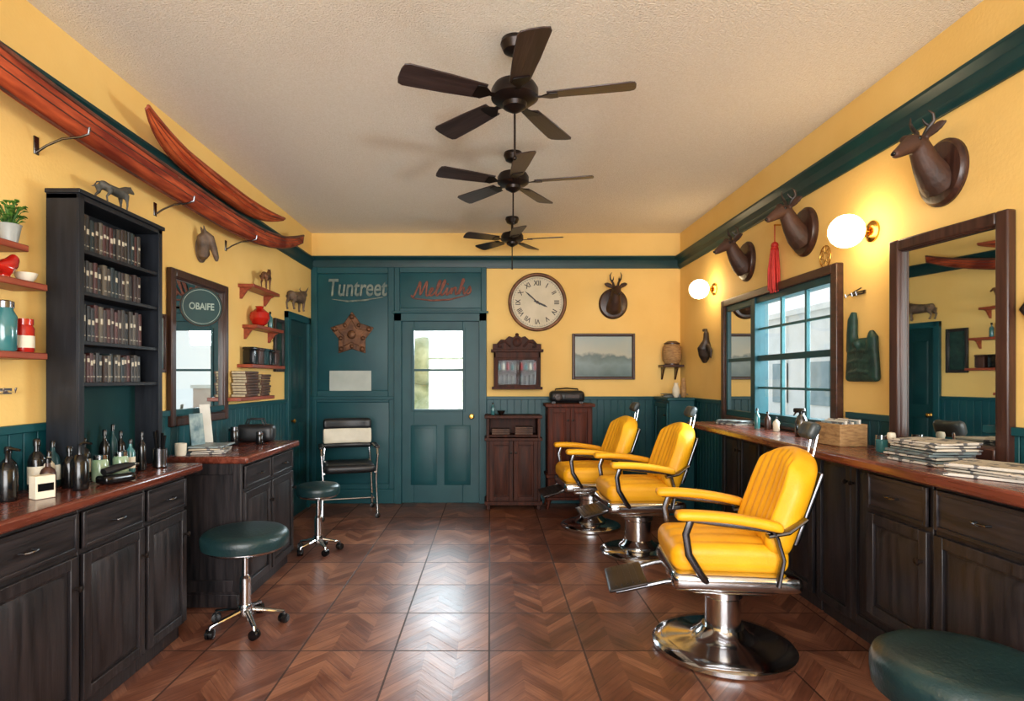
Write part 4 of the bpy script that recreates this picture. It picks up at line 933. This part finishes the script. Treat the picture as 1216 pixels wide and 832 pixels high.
spots=[(-1.90,2.47,.22,.032,BLKG,CREAM),(-1.82,2.55,.18,.03,BLKG,None),(-1.91,2.575,.20,.026,TEALD,CREAM),(-1.93,2.36,.20,.032,BLKG,REDG),(-1.80,2.40,.15,.028,WAL,None),(-1.84,2.46,.17,.022,CREAM,None),
(-1.93,2.80,.19,.028,BLKG,CREAM),(-1.91,2.92,.22,.024,BLKG,None),(-1.92,3.0,.24,.022,TEALD,None),(-1.93,3.08,.20,.024,BLKG,CREAM),(-1.80,2.95,.17,.022,TEALG,CREAM),(-1.79,3.03,.20,.020,BLKG,None)]
for (x,y,h,r,m,bd) in spots: bottle((x,y,.931),h,r,m,label='dark tonic bottle with pale label on the worktop' if bd else 'dark tonic bottle with black cap on the worktop',band=bd)
def pump(loc):
    e=thing('pump_bottle','black pump dispenser bottle on the worktop','bottle',loc)
    G().lathe([(.03,0),(.033,.01),(.033,.12),(.02,.145),(.014,.15)],n=20).obj('body',e,BLKG)
    G().tube([(0,0,.15),(0,0,.19),(.02,0,.20),(.05,0,.195)],[.008,.007,.007,.005],8).obj('pump',e,BLKG)
pump((-1.74,2.50,.931)); pump((-1.86,2.27,.931))
PG=mat('pale_green_jar',(120,150,120),(170,190,160),rough=.15,scale=12,coat=.5)
for (x,y) in ((-1.80,2.72),(-1.78,2.84)):
    pot('glass_jar','clear glass jar with pale green contents and metal lid','jar',(x,y,.931),[(.03,0),(.034,.01),(.034,.09),(.028,.10)],PG,[(.03,.10),(.03,.12),(.001,.122)],CHR)
e=thing('clipper_stand','black electric hair clipper on a charging stand','clippers',(-1.70,2.68,.931),1.2)
G().rbox((0,0,.02),(.15,.08,.04),.015,6).obj('stand',e,BLKG)
G().tube([(-.06,0,.055),(0,0,.065),(.05,0,.07),(.08,0,.072)],[(.02,.016),(.024,.018),(.022,.016),(.018,.008)],12).obj('clipper_body',e,LBLK)
G().b(.08,.10,-.02,.02,.068,.078).obj('blade_head',e,CHR,bev=.001)
e=thing('product_box','small white grooming product box with dark print','box',(-1.77,2.33,.931),1.1)
G().b(-.035,.035,-.025,.025,0,.09).obj('carton',e,CREAM,bev=.002)
G().b(-.028,.028,-.027,-.0255,.03,.06).obj('printed_panel',e,BLKG)
e=thing('metal_cup','dark metal tumbler holding combs and brushes','cup',(-1.76,3.14,.931))
G().lathe([(.03,0),(.034,.005),(.036,.10),(.033,.10),(.030,.01),(.001,.01)],n=24).obj('tumbler',e,CHRD)
for k in range(4): G().tube([(.01*math.cos(k*1.6),.01*math.sin(k*1.6),.015),(.028*math.cos(k*1.6),.028*math.sin(k*1.6),.17+.01*k)],[(.004,.003),(.008,.003)],8).obj('comb',e,BLKG)
e=wthing('metal_hook_rail','small pale metal hook on the yellow wall','hook','L',2.42,1.35)
G().b(-.06,.06,-.008,.001,-.012,.012).tube([(-.03,-.008,0),(-.03,-.045,-.005),(-.03,-.05,.015)],.004,8).tube([(.03,-.008,0),(.03,-.045,-.005),(.03,-.05,.015)],.004,8).obj('hooks',e,CHR)
e=thing('storage_box','small woven box stuffed with papers on the counter','box',(1.95,3.28,1.036),.1)
G().prism([(-.075,-.10),(.075,-.10),(.075,.10),(-.075,.10)],0,.008).b(-.08,-.07,-.105,.105,0,.12).b(.07,.08,-.105,.105,0,.12).b(-.07,.07,-.105,-.095,0,.12).b(-.07,.07,.095,.105,0,.12).obj('basket',e,TERR,bev=.003)
for k in range(6): G().b(-.055+k*.02,-.045+k*.02,-.085,.085,.01,.13+.006*(k%3)).obj('paper',e,WHITE if k%2 else MAG)
def spray(loc,m,l):
    e=thing('spray_bottle',l,'bottle',loc,2.4)
    G().lathe([(.034,0),(.037,.01),(.037,.09),(.025,.125),(.013,.14)],n=24).obj('body',e,m)
    G().rbox((.012,0,.165),(.07,.024,.03),.01,6).tube([(.03,0,.155),(.045,0,.13)],[.006,.004],8).cyl((0,0,.14),(0,0,.16),.014,n=14).obj('spray_head',e,BLKG)
spray((1.98,3.75,1.036),CHRD,'metal spray bottle with black nozzle on the counter')
bottle((2.0,4.25,1.036),.13,.022,WAL,label='small brown bottle below the window'); bottle((2.0,4.12,1.036),.10,.022,CREAM,label='small pale bottle below the window'); bottle((1.97,4.35,1.036),.15,.02,TEALG,label='slim glass bottle below the window')
pot('jar','small dark jar on the counter by the mirror','jar',(1.96,2.95,1.036),[(.024,0),(.028,.006),(.028,.06),(.024,.065)],TEALG,[(.026,.065),(.026,.085),(.001,.085)],CHR)
e=thing('shaving_brush','shaving brush with dark handle standing on the counter','brush',(1.94,2.85,1.036))
G().lathe([(.015,0),(.018,.01),(.010,.03),(.014,.05),(.012,.055)],n=16).obj('handle',e,BLKG)
G().lathe([(.011,.055),(.02,.09),(.016,.105),(.001,.108)],n=16).obj('bristles',e,CREAM)

shelf('B',1.90,2.13,1.56,.20,m=WALX,label='small dark corner shelf with bracket',br=True)
e=thing('lantern','tan woven barrel lantern on the corner shelf','lantern',(2.02,6.55,1.56))
G().lathe([(.07,0),(.10,.05),(.105,.12),(.10,.19),(.08,.225),(.001,.225)],n=28).obj('woven_body',e,TERR)
G().lathe([(.085,.225),(.085,.24),(.05,.26),(.001,.262)],n=28).lathe([(.08,-.0),(.08,.012),(.001,.012)],n=28).obj('rim',e,WAL)
e=thing('pedestal_cupboard','narrow teal painted cupboard in the corner','cabinet',(1.98,6.30,0),-pi/2)
G().b(-.24,.24,-.14,.12,0,1.18).b(-.26,.26,-.16,.12,1.18,1.21).obj('cabinet_body',e,TEAL,bev=.004)
panel_door(e,-.22,.22,.1,1.15,-.14,TEAL)
stack(1.96,6.3,1.211,3,'papers on the teal cupboard','papers piled on the teal cupboard',.1,.3,.2,.24)
pot('vase','white ceramic vase on the teal cupboard','vase',(1.93,6.12,1.211),[(.02,0),(.035,.03),(.04,.08),(.02,.13),(.024,.15),(.018,.15)],CREAM)
pot('vase','small tan vase on the teal cupboard','vase',(2.02,6.16,1.211),[(.02,0),(.03,.03),(.03,.1),(.02,.18),(.016,.2)],TERR)

# ---------------------------------------------------------------- lights, world, camera
def area(name,loc,rot,sx,sy,e,c):
    l=bpy.data.lights.new(name,'AREA'); l.shape='RECTANGLE'; l.size=sx; l.size_y=sy; l.energy=e; l.color=c
    o=bpy.data.objects.new(name,l); o.location=loc; o.rotation_euler=rot; COL.objects.link(o); return o
area('added_front_fill',(0,YF-.35,1.7),(math.radians(103),0,0),3.4,2.2,370,(.99,.98,.97))  # fill lamp added behind the camera, outside the invented front opening
area('daylight_side_window',(3.3,4.1,2.0),(0,math.radians(90),0),1.8,2.0,470,(.92,.97,1))
area('daylight_door',(-.6,8.0,2.35),(math.radians(-75),0,0),1.4,1.0,190,(.84,.93,1))
wd=bpy.data.worlds.new('w'); SC.world=wd; wd.use_nodes=True; nt=wd.node_tree
bg=nt.nodes['Background']; bg.inputs[0].default_value=(.94,.97,1,1); bg.inputs[1].default_value=1.5
cam=bpy.data.cameras.new('cam'); co=bpy.data.objects.new('camera',cam); COL.objects.link(co); SC.camera=co
co.location=(0,0,1.4); co.rotation_euler=(pi/2,0,0); cam.sensor_width=36; cam.lens=700/1216*36
cam.shift_x=(608-582)/1216; cam.shift_y=(450-416)/1216; cam.clip_start=.05
SC.view_settings.view_transform='Standard'
